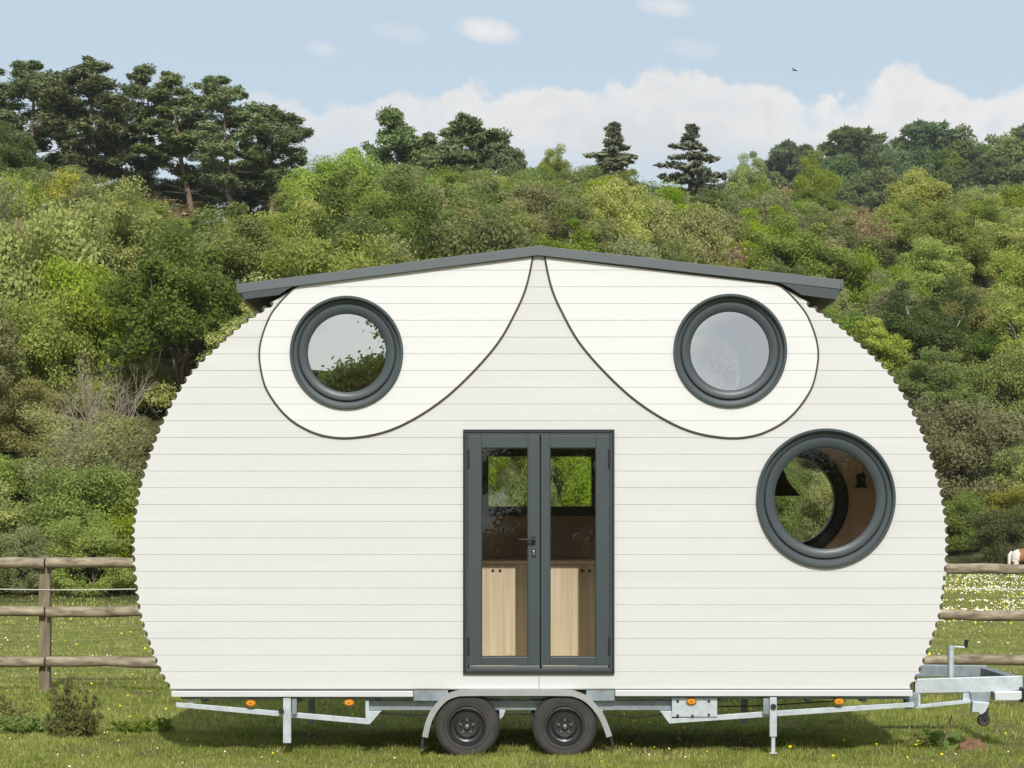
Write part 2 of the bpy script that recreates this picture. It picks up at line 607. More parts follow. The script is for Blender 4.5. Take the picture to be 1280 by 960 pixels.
def proto_spruce(seed, H, wid, leaf=.22):
    rng = np.random.default_rng(seed)
    mb = MB()
    mb.tube([(0, 0, -.4), (.05, 0, H * .5), (0, .04, H)], [.2, .12, .015], 7)
    c, r = [], []
    tiers = 13
    for q in range(tiers):
        t0 = .12 + .86 * q / (tiers - 1)
        nb = rng.integers(4, 8)
        a0 = rng.random() * 6.28
        for k in range(nb):
            if rng.random() < .1:
                continue
            t = min(.985, t0 + rng.normal() * .022)
            reach = wid * min(1., 1.75 * (1 - t)) * rng.uniform(.55, 1.2) + .1
            az = a0 + 6.28 * k / nb + rng.normal() * .3
            rr = reach * rng.uniform(.6, 1.12)
            d = np.array([math.cos(az), math.sin(az), 0])
            a = np.array([0, 0, t * H])
            b = a + d * rr + np.array([0, 0, -.12 * rr + .1 * H * .05])
            tube_list(mb, a, b, .03, .008, rng, 4, .04, 4)
            for w in np.arange(.25, 1.02, .2):
                c.append(a + (b - a) * w + rng.normal(size=3) * .06)
                r.append((.12 + .28 * (1 - w) * .6 + .1) * wid * .36 * min(1., (1 - t) * 2.6 + .22))
    v, tone = leaf_quads(rng, np.array(c), np.array(r) * 1.15, 34, leaf * .8, squash=.6, elong=2.4, jit=1., upb=.5, shell=1.6)
    return mb_mesh(mb, 'trunk', M['bark']), np_mesh('crown', v, 4, tone, L['spruce']), H, wid


def proto_twig(seed, H, Rr, stems=7, mat='twig', leafy=0, leaf=.1, depth=4, r0=.05):
    """bare or sparsely budding shrub: stems that fork into fine twigs"""
    rng = np.random.default_rng(seed)
    mb = MB()
    tips = []

    def grow(p, d, ln_, r, k):
        e = p + d * ln_
        m_ = p + d * ln_ * .5 + rng.normal(size=3) * ln_ * .08
        mb.tube([p, m_, e], [r, r * .8, r * .6], 4 if k > 1 else 3, caps=False)
        tips.append(e)
        if k == 0:
            return
        for q in range(rng.integers(2, 4)):
            nd = unit(d + rng.normal(size=3) * .48 + np.array([0, 0, .06]))
            grow(p + (e - p) * rng.uniform(.55, 1), nd, ln_ * rng.uniform(.55, .85), r * .55, k - 1)
    for q in range(stems):
        az = rng.random() * 6.28
        d = unit(np.array([math.cos(az) * Rr / H, math.sin(az) * Rr / H, 1.]) * np.array([rng.uniform(.4, 1.7), rng.uniform(.4, 1.7), 1]))
        grow(np.array([math.cos(az) * .15, math.sin(az) * .15, -.1]), d, H * rng.uniform(.3, .42), r0, depth)
    c = np.array(tips)
    v, tone = leaf_quads(rng, c, np.full(len(c), .3 * Rr / 2.), max(1, leafy), leaf, squash=.8)
    return mb_mesh(mb, 'trunk', M[mat]), (np_mesh('crown', v, 4, tone, L['brown']) if leafy else None), H, Rr


PR = {}
PR['bush'] = [proto_broadleaf(11 + i, 2.1, 3.2, .0, 75, 480, .062, (.16, .33), jit=.75) for i in range(3)]
PR['willowbush'] = [proto_broadleaf(31 + i, 2.4, 3.6, .0, 90, 430, .055, (.15, .29), elong=2.2, jit=.8) for i in range(2)]
PR['tree'] = [proto_broadleaf(51 + i, 2.6, 6.5, .16, 90, 620, .08, (.15, .31), jit=.75) for i in range(4)]
PR['airy'] = [proto_broadleaf(71 + i, 2.5, 6.6, .14, 105, 400, .07, (.13, .26), elong=1.8, jit=.8, bark='bark_pale', limbs=30) for i in range(3)]
PR['fartree'] = [proto_broadleaf(91 + i, 4., 9., .08, 60, 190, .3, (.16, .34), jit=1.) for i in range(3)]
PR['pine'] = [proto_pine(201, 16, 3.4, .3, .5, 46), proto_pine(202, 16, 3.1, .28, -.2, 62), proto_pine(203, 16, 2.9, .3, .2, 33), proto_pine(204, 16, 2.7, .28, -.5, 33)]
PR['lowpine'] = [proto_pine(211 + i, 10, 3.3, .22, .3 - .5 * i, 52, 95, .15) for i in range(2)]
PR['farpine'] = [proto_pine(221, 13, 3.8, .5, .1, 34, 26, .5)]
PR['spruce'] = [proto_spruce(231, 9.5, 2.6), proto_spruce(232, 9.5, 2.9)]
PR['twig'] = [proto_twig(241, 3.4, 2.4, 10, 'twig', depth=5, r0=.045), proto_twig(242, 3.4, 2.2, 9, 'twig', depth=5, r0=.045)]
PR['buds'] = [proto_twig(251, 5.0, 2.2, 9, 'twig_brown', 7, .11), proto_twig(252, 5.0, 2.4, 8, 'twig', 5, .12)]


def proto_weed(seed, H, Rr, stems, leaf, drop=.0):
    """ragged clump of leafy stems"""
    rng = np.random.default_rng(seed)
    mb = MB()
    c, r = [], []
    for q in range(stems):
        az = rng.random() * 6.28
        rr = Rr * rng.random() ** .6
        hh = H * rng.uniform(.2, 1.) ** 1.3 * (1 - .3 * (rr / Rr) ** 2) + .04
        a = np.array([math.cos(az) * rr * .6, math.sin(az) * rr * .6, -.02])
        b = np.array([math.cos(az) * rr * 1.2 + rng.normal() * .05, math.sin(az) * rr * 1.2 + rng.normal() * .05, hh])
        pts = tube_list(mb, a, b, .006, .002, rng, 4, .06, 5)
        for t in np.linspace(.12, 1, 9):
            c.append(a + (b - a) * t + rng.normal(size=3) * .02)
            r.append(.045 * (1.25 - t * .7))
    v, tone = leaf_quads(rng, np.array(c), np.array(r), 13, leaf, squash=.8, elong=2.3, jit=1.2, upb=.6)
    v[:, 2] = np.maximum(v[:, 2], .0)
    return mb_mesh(mb, 'stem', M['twig_brown']), np_mesh('leaves', v, 4, tone, L['weed']), H, Rr


PR['weed'] = [proto_weed(261, .5, .3, 60, .02), proto_weed(262, .3, .42, 60, .022)]

COUNT = {}


def plant(name, kind, x, y, height, width, leaf, label, cat, group=None, bark=None, rz=None, v=None, dz=0.):
    """one plant of its own: Empty at its foot > trunk, crown"""
    lst = PR[kind]
    i = COUNT.get(kind, 0)
    COUNT[kind] = i + 1
    tr, cr, H, Rr = lst[(i if v is None else v) % len(lst)]
    e = empty(name, (x, y, Tz(x, y) + dz), random.uniform(0, 6.28) if rz is None else rz, label, cat, group)
    sx = width / (2 * Rr)
    e.scale = (sx, sx, height / H)
    n0, n1 = ('stem', 'leaves') if kind == 'weed' else ('trunk', 'crown')
    for nm, me, mt in ((n0, tr, M[bark] if bark else None), (n1, cr, L[leaf] if leaf else None)):
        if me is None:
            continue
        o = bpy.data.objects.new(nm, me)
        link(o, e)
        if mt is not None:
            o.material_slots[0].link = 'OBJECT'
            o.material_slots[0].material = mt
    return e


def plant_px(name, kind, px, top, y, wpx, leaf, label, cat, group=None, fixed=False, **kw):
    if kind in ('bush', 'willowbush', 'tree', 'airy', 'buds', 'twig') and not fixed and y > 30:
        # stand it where the slope carries a plant of natural proportions
        pr = PR[kind][0]
        want = top + wpx * pr[2] / (2 * pr[3]) * .95
        best = None
        for yy in np.arange(float(foot(CAMX + (px - 640) / F * 70)) - 2, 168, 1.):
            xx = CAMX + (px - 640) / F * (CAMD + yy)
            e_ = abs(toP(xx, yy, Tz(xx, yy))[1] - want)
            if best is None or e_ < best[0]:
                best = (e_, yy)
        y = best[1]
    D = CAMD + y
    x = CAMX + (px - 640) / F * D
    zt = CAMZ + (650 - top) / F * D
    return plant(name, kind, x, y, max(.14, zt - Tz(x, y)), wpx / F * D, leaf, label, cat, group, **kw)

# ------------------------------------------------------------------ named trees on the slope
PG = 'scots pines on the skyline'
plant_px('scots_pine', 'pine', 46, 66, 158, 150, None, 'tall dark pine with long bare side branches, outermost of the skyline pines', 'pine tree', PG, v=0)
plant_px('scots_pine', 'pine', 118, 77, 156, 135, None, 'broad dense dark pine, second from the outer end of the skyline pine row', 'pine tree', PG, v=1)
plant_px('scots_pine', 'pine', 186, 83, 160, 95, None, 'slim open-crowned pine between the dense pine and the forked pines', 'pine tree', PG, v=2)
plant_px('scots_pine', 'pine', 236, 93, 157, 105, None, 'sparse pine with sky showing through its middle, in the skyline row', 'pine tree', PG, v=3)
plant_px('scots_pine', 'pine', 288, 87, 154, 130, None, 'big dark pine with pale exposed lower trunk, in the skyline row', 'pine tree', PG, v=0, rz=2.2)
plant_px('scots_pine', 'pine', 337, 130, 157, 90, None, 'shorter dark pine with stepped outline at the inner end of the pine row', 'pine tree', PG, v=1, rz=4)
plant_px('low_pine', 'lowpine', 500, 141, 168, 95, 'pine', 'dark rounded pine on the skyline above the cabin roof, with side branches', 'pine tree', 'pines above the cabin roof', v=0)
plant_px('low_pine', 'lowpine', 577, 149, 168, 120, 'pine', 'widest dark pine on the skyline above the cabin roof', 'pine tree', 'pines above the cabin roof', v=1)
plant_px('low_pine', 'lowpine', 628, 178, 166, 70, 'pine', 'small low pine at the edge of the dark clump above the cabin roof', 'pine tree', 'pines above the cabin roof', v=0, rz=2)
plant_px('conifer', 'spruce', 767, 154, 172, 135, 'spruce', 'grey-green conifer with gappy tiers rising above the roof ridge wood', 'conifer', 'lone conifers on the skyline', v=0)
plant_px('conifer', 'spruce', 864, 157, 170, 140, 'spruce', 'pointed blue-green conifer with spreading lower tiers against the cloud', 'conifer', 'lone conifers on the skyline', v=1)
plant_px('broadleaf_tree', 'tree', 425, 186, 160, 130, 'fresh', 'bright green round-topped tree on the skyline beside the pine row', 'tree', v=0)
plant_px('broadleaf_tree', 'airy', 930, 196, 162, 78, 'willow', 'domed olive tree on the skyline next to the pointed conifer', 'tree', v=0)
plant_px('bare_tree', 'buds', 982, 210, 158, 80, 'brown', 'pale brown leafless tree on the skyline next to the domed tree', 'tree', v=0)
plant_px('broadleaf_tree', 'tree', 1018, 194, 168, 70, 'mid', 'rounded green tree in front of the dark far ridge', 'tree', v=1)
plant_px('broadleaf_tree', 'airy', 690, 186, 168, 60, 'yellow', 'thin-topped yellowish tree on the skyline between pines and conifer', 'tree', v=1)
plant_px('broadleaf_tree', 'tree', 1140, 213, 128, 115, 'yellow', 'golden yellow-green tree in fresh leaf below the far ridge', 'tree', v=2)
plant_px('bare_tree', 'buds', 1188, 235, 124, 75, 'brown', 'pinkish brown budding tree against the golden tree', 'tree', v=1)
plant_px('bare_tree', 'buds', 1105, 262, 122, 85, 'brown', 'tan budding tree at the foot of the golden tree', 'tree', v=0)
plant_px('broadleaf_tree', 'tree', 1225, 232, 122, 80, 'willow', 'light green tree with brown stems beneath, near the picture edge', 'tree', v=3)
plant_px('broadleaf_tree', 'tree', 1283, 222, 108, 95, 'fresh', 'dense deep green tree with a dark hollow under its crown', 'tree', v=0)
plant_px('broadleaf_tree', 'tree', 8, 165, 140, 110, 'dark', 'dark green tree beneath the outermost skyline pine', 'tree', v=1)
plant_px('willow_tree', 'airy', 145, 236, 92, 175, 'willow', 'largest pale green willow on the slope under the skyline pines', 'tree', v=1)
plant_px('willow_tree', 'airy', 75, 205, 112, 120, 'yellow', 'yellowish olive tree just below the broad dense pine', 'tree', v=2)
plant_px('bare_tree', 'buds', 12, 248, 84, 110, 'brown', 'brown twiggy tree at the picture edge below the dark tree', 'tree', v=1)
plant_px('willow_tree', 'airy', 318, 283, 112, 95, 'yellow', 'yellow-green tree on the slope above the eave of the cabin roof', 'tree', v=0)
plant_px('willow_tree', 'airy', 232, 350, 62, 120, 'olive', 'soft grey-olive willow next to the scalloped cabin side', 'tree', v=2)
plant_px('bright_shrub', 'bush', 285, 372, 52, 100, 'yellow', 'bright yellow-green shrub under the roof eave', 'shrub', v=0)
plant_px('dead_shrub', 'twig', 130, 392, 47, 140, None, 'dead grey shrub of tangled bare branches amid green bushes', 'shrub', v=0, fixed=True)
plant_px('dead_shrub', 'twig', 100, 452, 42, 115, None, 'smaller dead shrub with pale arching twigs above the dark hollow', 'shrub', v=1, fixed=True)
plant_px('dense_shrub', 'bush', 95, 590, 37, 150, 'dark', 'deep green shaded shrub behind the fence post', 'shrub', v=1)
plant_px('dense_shrub', 'bush', 10, 560, 39, 130, 'dark', 'dark green shrub at the picture edge behind the fence', 'shrub', v=2)
plant_px('hedge_shrub', 'willowbush', 25, 655, 31.5, 120, 'olive', 'pale olive low shrub along the meadow, outermost behind the fence', 'shrub', 'low shrubs behind the fence', v=0)
plant_px('hedge_shrub', 'willowbush', 118, 648, 32, 130, 'willow', 'light green low shrub behind the fence post, beside the cabin', 'shrub', 'low shrubs behind the fence', v=1)
plant_px('sallow_bush', 'willowbush', 1205, 494, 74, 190, 'olive', 'large domed grey-olive bush behind the pony', 'bush', v=0)
plant_px('sallow_bush', 'willowbush', 1300, 560, 72, 130, 'willow', 'green bush beside the big domed bush, cut by the picture edge', 'bush', v=1)
plant_px('gorse_bush', 'bush', 1125, 378, 86, 130, 'gorse', 'brown-green gorse bush beside the roof eave', 'bush', v=2)
plant_px('gorse_bush', 'bush', 1235, 368, 88, 140, 'gorse', 'wide gorse bush above the big domed bush', 'bush', v=0)
plant_px('gorse_bush', 'bush', 1165, 430, 82, 120, 'gorse', 'low gorse bush with bare soil showing beneath it', 'bush', v=1)
plant_px('hedge_shrub', 'bush', 1190, 610, 68, 110, 'mid', 'mid green shrub at the meadow edge between cabin and pony', 'shrub', v=2)
plant_px('hedge_shrub', 'bush', 1262, 632, 69, 110, 'dark', 'dark green shrub right behind the pony', 'shrub', v=0)


def stem(pts, y, r, label):
    """a pale crooked trunk of its own standing on the slope"""
    q = [P(a, b, y) for a, b in pts]
    z0 = Tz(q[-1][0], y)
    q.append((q[-1][0] + .2, y, min(z0, q[-1][2]) - .3))
    mb = MB()
    mb.tube(q, [r * (.35 + .65 * i / (len(q) - 1)) for i in range(len(q))], 7)
    o = mb.build('bare_birch', M['bark_pale'], None, 60)
    # origin at the foot
    foot_ = Vector(q[-1])
    o.data.transform(Matrix.Translation(-foot_))
    o.location = foot_
    tag(o, label, 'dead tree')


stem([(107, 296), (109, 318), (113, 338), (124, 352), (132, 372), (138, 400)], 58, .055, 'thin white crooked birch trunk curving through the willow')

plant_px('green_shrub', 'bush', 192, 450, 50, 90, 'willow', 'light green shrub by the scalloped cabin side, below the dead branches', 'shrub', v=0)
plant_px('green_shrub', 'willowbush', 165, 520, 46, 100, 'olive', 'olive shrub between the dark hollow and the cabin side', 'shrub', v=0)
plant_px('green_shrub', 'bush', 40, 470, 45, 130, 'gorse', 'brownish green shrub at the picture edge under the dead branches', 'shrub', v=2)
plant_px('green_shrub', 'bush', 60, 400, 55, 120, 'mid', 'mid green shrub left of the dead grey branches', 'shrub', v=1)

for i, (px, top, yy, wp) in enumerate([(168, 216, 163, 85), (215, 218, 161, 95), (262, 212, 164, 90), (312, 208, 162, 90), (350, 205, 163, 75), (190, 252, 160, 62), (245, 254, 159, 66), (300, 252, 160, 66), (345, 244, 160, 62)]):
    plant_px('understory_tree', 'airy' if i % 3 else 'tree', px, top, yy, wp, 'dark' if i % 2 else 'gorse', ('dark' if i % 2 else 'dull brownish') + ' green low tree between the trunks of the skyline pines', 'tree', 'understory below the skyline pines, ' + ('dark' if i % 2 else 'dull'), fixed=True)

# the other trees of the wood: each its own plant, kinds and places by chance
rng = np.random.default_rng(5)
SKY_PX = [-200, 0, 60, 120, 165, 210, 362, 385, 470, 640, 720, 820, 900, 1000, 1100, 1280, 1480]
SKY_Y = [225, 225, 212, 222, 245, 268, 262, 214, 212, 212, 208, 232, 240, 238, 250, 255, 255]
ZONES = [(-999, 330, 'left of the cabin'), (330, 690, 'below the low pines'), (690, 1020, 'below the conifers'), (1020, 9999, 'right of the cabin')]
KIND_WORD = {'fresh': 'fresh green', 'mid': 'mid green', 'olive': 'grey-olive', 'willow': 'soft light green', 'yellow': 'yellow-green', 'dark': 'dark green', 'brown': 'brown budding', 'gorse': 'brown-green'}
y = 36.0
n_in = 0
while y < 166:
    D = CAMD + y
    sp = 3.5 + 3.6 * (D - 50) / 130.
    halfw = 640 / F * D * 1.13 + 2
    x = -halfw + rng.random() * sp
    while x < halfw:
        xx, yy = x + rng.normal() * sp * .2, y + rng.normal() * sp * .25
        x += sp
        s = yy - float(foot(xx))
        if s < 1.2:
            continue
        px, pb = toP(xx, yy, Tz(xx, yy))
        q = rng.random()
        if s < 14:
            h = rng.uniform(1.8, 3.4)
            kind = 'bush' if q < .6 else 'willowbush'
        elif s < 45:
            h = rng.uniform(4.4, 7.6)
            kind = 'bush' if q < .2 else 'tree' if q < .5 else 'airy' if q < .93 else 'buds'
        else:
            h = rng.uniform(5., 8.4)
            kind = 'tree' if q < .5 else 'airy' if q < .9 else 'buds'
        sky = np.interp(px, SKY_PX, SKY_Y) + rng.uniform(0, 16)
        hmax = (CAMZ + (650 - sky) / F * (CAMD + yy)) - Tz(xx, yy)
        if hmax < 2.2:
            continue
        h = min(h, hmax)
        w = h * rng.uniform(.85, 1.15) if kind in ('bush', 'willowbush') else h * rng.uniform(.72, .95)
        w = max(w, sp * 1.08)
        _, pt = toP(xx, yy, Tz(xx, yy) + h)
        hid = 330 < px < 1010 and pt > 372
        if hid:
            continue
        leafs = ['fresh', 'mid', 'mid', 'olive', 'willow', 'yellow', 'dark', 'mid'] if px < 330 else ['mid', 'fresh', 'mid', 'olive', 'mid', 'dark', 'willow', 'willow'] if px < 900 else ['mid', 'dark', 'mid', 'olive', 'fresh', 'gorse', 'willow', 'mid']
        lf = leafs[rng.integers(len(leafs))]
        if kind == 'buds':
            lf = 'brown'
        zone = [z for a, b, z in ZONES if a <= px < b][0]
        size = 'low' if h < 3 else 'middling' if h < 5 else 'tall'
        noun = {'bush': 'bush', 'willowbush': 'narrow-leaved bush', 'tree': 'leafy tree', 'airy': 'loose airy tree', 'buds': 'twiggy tree'}[kind]
        lab = f'{size} {KIND_WORD[lf]} {noun} in the wood {zone}'
        nm = {'bush': 'bush', 'willowbush': 'willow_bush', 'tree': 'leafy_tree', 'airy': 'airy_tree', 'buds': 'budding_tree'}[kind]
        plant(nm, kind, xx, yy, h, w, lf, lab, 'bush' if 'bush' in kind else 'tree', lab.replace(' in the wood', 's in the wood'), bark='bark_pale' if (kind == 'tree' and q < .2) else None)
        n_in += 1
    y += sp * .95
print('infill', n_in)

# far ridge
n_far = 0
for row, yy in enumerate((290, 330, 370, 410, 445, 475, 500)):
    D = CAMD + yy
    for px in np.arange(880, 1400, 3600. / D * 4.6):
        pxx = px + rng.normal() * 6
        x_ = CAMX + (pxx - 640) / F * D
        z_ = Tz(x_, yy)
        if toP(x_, yy, z_ + 9)[1] > 275 or z_ < 8:
            continue
        top_row = yy >= 470
        k = 'farpine' if (top_row and rng.random() < .3) else 'fartree'
        h = rng.uniform(11, 15) if k == 'fartree' else rng.uniform(14, 18)
        lf = ['far', 'far', 'dark', 'mid', 'dark'][rng.integers(5)] if k == 'fartree' else 'far'
        w_ = h * (.95 if k == 'fartree' else .75)
        lab = {'far': 'dark', 'dark': 'deep green', 'mid': 'mid green'}[lf] + (' rounded tree' if k == 'fartree' else ' pine standing above the others') + ' on the distant ridge'
        plant('ridge_tree' if k == 'fartree' else 'ridge_pine', k, x_, yy + rng.normal() * 4, h, w_, lf, lab, 'tree', 'trees on the distant ridge: ' + lab)
        n_far += 1
print('far', n_far)

# shrubs on the slope right behind the cabin, seen through its glass
for i, (px, top, yy, wpx, kd, lf) in enumerate([(598, 556, 50, 85, 'bush', 'fresh'), (665, 566, 49, 88, 'bush', 'mid'), (735, 556, 51, 90, 'bush', 'fresh'), (630, 535, 60, 120, 'tree', 'mid'), (705, 530, 60, 120, 'tree', 'fresh'), (585, 510, 88, 110, 'tree', 'mid'), (790, 520, 88, 110, 'tree', 'mid'), (965, 575, 72, 95, 'bush', 'mid'), (1035, 585, 72, 95, 'willowbush', 'willow'), (990, 520, 92, 120, 'tree', 'willow'), (1065, 525, 90, 110, 'tree', 'mid'), (920, 520, 92, 110, 'tree', 'fresh')]):
    zone = 'kitchen window' if px < 800 else 'lowest round window'
    lab = f'{KIND_WORD[lf]} {"narrow-leaved bush" if kd == "willowbush" else "bush" if kd == "bush" else "tree"} seen through the {zone}'
    plant_px('shrub' if kd != 'tree' else 'leafy_tree', kd, px, top, yy, wpx, lf, lab, 'bush' if kd != 'tree' else 'tree', 'plants: ' + lab, fixed=True)

# things behind the camera that the upper panes mirror
plant('mirrored_tree', 'tree', -3.4, -43, 8.0, 6.0, 'mid', 'green tree mirrored in the round window below the pine side eave', 'tree', v=1)
for i, (x, h, wd) in enumerate([(-15, 5, 9), (1.5, 4.9, 7), (6, 4.6, 7), (11, 4.5, 8), (17, 4.8, 9)]):  # unseen hedge, added to block bright sky from the lower panes' reflections
    plant('mirrored_tree', 'bush', x, -52, h, wd, 'dark', 'dark bush added behind the viewer to keep bright sky out of the lower panes', 'bush', 'hedge added against sky reflections in the lower panes', v=i)
sh = empty('timber_shed', (-7.2, -46, 0), 0, 'dark timber shed mirrored in the round window nearest the pines', 'shed')
mb = MB()
mb.prism([(-11, -.1), (-5.45, -.1), (-5.45, 6.35), (-8, 6.5), (-11, 6.35)], -48.5, -44)
mb.build('wall', M['shed'], sh)
mb = MB()
mb.prism([(-11.3, 6.37), (-8, 6.62), (-5.42, 6.44), (-5.42, 6.36), (-8, 6.52), (-11.3, 6.27)], -48.8, -43.95)
mb.build('roof', M['roof'], sh)

# ------------------------------------------------------------------ fence
FY = 6.7
fence = empty('timber_fence', (P(57, 865, FY)[0], FY, 0), 0, 'weathered three-rail timber paddock fence running behind the cabin', 'fence')
rng = np.random.default_rng(12)
posts = [57 - 265, 57, 322, 587, 852, 1117, 1382]
for px in posts:
    x = P(px, 0, FY)[0] + rng.normal() * .01
    top = P(0, 692 + rng.normal() * 2, FY)[2]
    mb = MB()
    hw_ = .062
    n = 8
    ring = []
    for k in range(7):
        z = -.25 + (top + .25) * k / 6
        ring.append([(x + a * hw_ + rng.normal() * .004, FY + .05 + b * hw_ + rng.normal() * .003, z) for a, b in ((-1, -.8), (-.8, -1), (.8, -1), (1, -.8), (1, .8), (.8, 1), (-.8, 1), (-1, .8))])
    v = [p for r_ in ring for p in r_]
    f = [(i * n + k, i * n + (k + 1) % n, (i + 1) * n + (k + 1) % n, (i + 1) * n + k) for i in range(6) for k in range(n)] + [tuple(range(6 * n, 7 * n))]
    mb.add(v, f)
    mb.build('post', M['fence_post'], fence)
rails = [((703, 702), (711, 711)), ((764, 763), (769, 769)), ((827, 826), (825, 824))]
for a, b in zip(posts[:-1], posts[1:]):
    for q in range(3):
        la, lb = (rails[q][0][0], rails[q][0][1])
        ra = rails[q][1][0]

        def hy(px, q=q):
            l0, r0 = rails[q][0][0], rails[q][1][0]
            return l0 + (r0 - l0) * min(1, max(0, (px - 190) / 990.))
        mb = MB()
        pts, rad = [], []
        for k in range(8):
            t = k / 7
            px = a + (b - a) * t + (1.2 if k == 0 else -1.2 if k == 7 else 0)
            p = P(px, hy(px) + rng.normal() * .7, FY - .075)
            pts.append(p)
            rad.append(.062 * rng.uniform(.93, 1.07))
        mb.tube(pts, rad, 10)
        # half-round rail: the back sits flat against the posts
        mb.v = [(x_, min(y_, FY - .02), z_) for x_, y_, z_ in mb.v]
        mb.build('rail', M['fence'], fence, 50)
mb = MB()
pts = []
for px in np.linspace(posts[0], posts[-1], 60):
    pts.append(P(px, 736.5 + .8 * math.sin(px * .02), FY - .02))
mb.tube(pts, .0065, 5)
mb.build('wire', M['wire'], fence)

# bleached pole lying beyond the fence
q0, q1 = (17.2, 57.5), (20.6, 60.5)
mb = MB()
mb.tube([(q0[0] + (q1[0] - q0[0]) * t, q0[1] + (q1[1] - q0[1]) * t, Tz(*q0) + .12 + .28 * t) for t in np.linspace(0, 1, 6)], [.09, .09, .085, .08, .08, .07], 8)
o = mb.build('fallen_pole', M['pole'], None, 50)
o.data.transform(Matrix.Translation((-q0[0], -q0[1], -Tz(*q0))))
o.location = (*q0, Tz(*q0))
tag(o, 'bleached fallen pole lying in the daisy meadow beyond the fence', 'pole')

# ------------------------------------------------------------------ pony
def pony():
    px, py_, yy = 1262, 725, 53.
    x0 = P(px, py_, yy)[0]
    z0 = Tz(x0 + .8, yy)
    e = empty('pony', (x0 + .7, yy, z0), R(-8), 'white pony with brown patches grazing beside the hedge', 'pony')
    # joints: (x, y, z, rx, ry)
    J = {}
    vs, es, rs = [], [], []

    def chain(pts, start=None):
        last = start
        for x, y_, z, a in pts:
            vs.append((x, y_, z))
            rs.append(a)
            if last is not None:
                es.append((last, len(vs) - 1))
            last = len(vs) - 1
        return last
    # rump is at -x; head towards +x, grazing
    pel = chain([(-.48, 0, .86, .24)])
    wai = chain([(-.22, 0, .83, .265), (.1, 0, .81, .275), (.4, 0, .82, .25), (.58, 0, .84, .2)], pel)
    nk = chain([(.82, 0, .78, .14), (1.05, 0, .55, .11), (1.17, 0, .4, .105), (1.27, 0, .22, .075), (1.32, 0, .1, .06)], wai)
    rump = chain([(-.62, 0, .82, .19)], pel)
    for s in (-1, 1):
        chain([(-.52, s * .13, .66, .15), (-.46, s * .14, .5, .09), (-.6, s * .14, .34, .052), (-.57, s * .14, .14, .04), (-.54, s * .14, .05, .05)], pel)
        chain([(.47, s * .12, .6, .1), (.46, s * .13, .36, .055), (.46, s * .13, .18, .04), (.48, s * .13, .05, .05)], wai - 1)
        chain([(1.12, s * .07, .56, .02), (1.13, s * .1, .64, .012)], nk - 3)
    me = bpy.data.meshes.new('body')
    me.from_pydata(vs, es, [])
    o = bpy.data.objects.new('body', me)
    link(o, e)
    sk = o.modifiers.new('skin', 'SKIN')
    for i, a in enumerate(rs):
        sv = me.skin_vertices[0].data[i] if me.skin_vertices else None
        if sv is None:
            break
        sv.radius = (a, a)
    sk.use_smooth_shade = True
    sb = o.modifiers.new('sub', 'SUBSURF')
    sb.levels = sb.render_levels = 2
    m = bpy.data.materials.new('piebald_coat')
    nt, ns, ln = nodes_of(m)
    out = N(nt, 'ShaderNodeOutputMaterial')
    b = N(nt, 'ShaderNodeBsdfPrincipled', Roughness=.7)
    tc = N(nt, 'ShaderNodeTexCoord')
    sx = N(nt, 'ShaderNodeSeparateXYZ')
    ln.new(tc.outputs['Object'], sx.inputs[0])
    nz = N(nt, 'ShaderNodeTexNoise', Scale=2.6, Detail=2)
    ln.new(tc.outputs['Object'], nz.inputs['Vector'])
    # brown saddle over the flank and a brown head; white rump and legs
    d1 = math_node(nt, 'ABSOLUTE', math_node(nt, 'ADD', sx.outputs[0], .02))
    f1 = math_node(nt, 'SUBTRACT', .36, d1)
    f2 = math_node(nt, 'SUBTRACT', sx.outputs[0], 1.02)
    zz = math_node(nt, 'SUBTRACT', sx.outputs[2], .58)
    f1 = math_node(nt, 'MINIMUM', f1, zz)
    ff = math_node(nt, 'ADD', math_node(nt, 'MAXIMUM', f1, f2), math_node(nt, 'MULTIPLY', math_node(nt, 'SUBTRACT', nz.outputs[0], .5), .5))
    ln.new(ramp(nt, ff, [(.0, (.72, .66, .58)), (.02, (.3, .13, .06))]), b.inputs['Base Color'])
    ln.new(b.outputs[0], out.inputs[0])
    me.materials.append(m)
    mb = MB()
    c = root_loc(e)
    mb.tube([(c.x - .62, c.y + .02, c.z + .95), (c.x - .69, c.y - .06, c.z + .84), (c.x - .71, c.y - .08, c.z + .5), (c.x - .69, c.y + .02, c.z + .28)], [.035, .06, .055, .015], 8)
    mb.build('tail', make_mat('pale_tail_hair', (.66, .62, .54), .8, var=.1, scale=(20, 20, 2)), e, 60)
    return e


pony()

# bird
bp = P(993, 88, 150)
mb = MB()
mb.tube([(-.2, 0, 0), (-.1, 0, .02), (.08, 0, .02), (.2, 0, -.01), (.3, 0, -.03)], [.015, .05, .06, .04, .01], 8)
mb.add([(-.06, .03, .04), (.08, .03, .04), (.02, .42, .1), (-.1, .4, .1), (-.06, .03, .02), (.08, .03, .02), (.02, .42, .095), (-.1, .4, .095)], [(0, 1, 2, 3), (7, 6, 5, 4), (0, 4, 5, 1), (1, 5, 6, 2), (2, 6, 7, 3), (3, 7, 4, 0)])
mb.add([(-.06, -.03, .04), (.08, -.03, .04), (.02, -.42, .1), (-.1, -.4, .1), (-.06, -.03, .02), (.08, -.03, .02), (.02, -.42, .095), (-.1, -.4, .095)], [(3, 2, 1, 0), (4, 5, 6, 7), (1, 5, 4, 0), (2, 6, 5, 1), (3, 7, 6, 2), (0, 4, 7, 3)])
o = mb.build('bird', M['bird'], None, 60)
o.location = bp
o.rotation_euler = (R(25), 0, R(20))
tag(o, 'tiny dark bird flying in the sky over the cloud bank', 'bird')
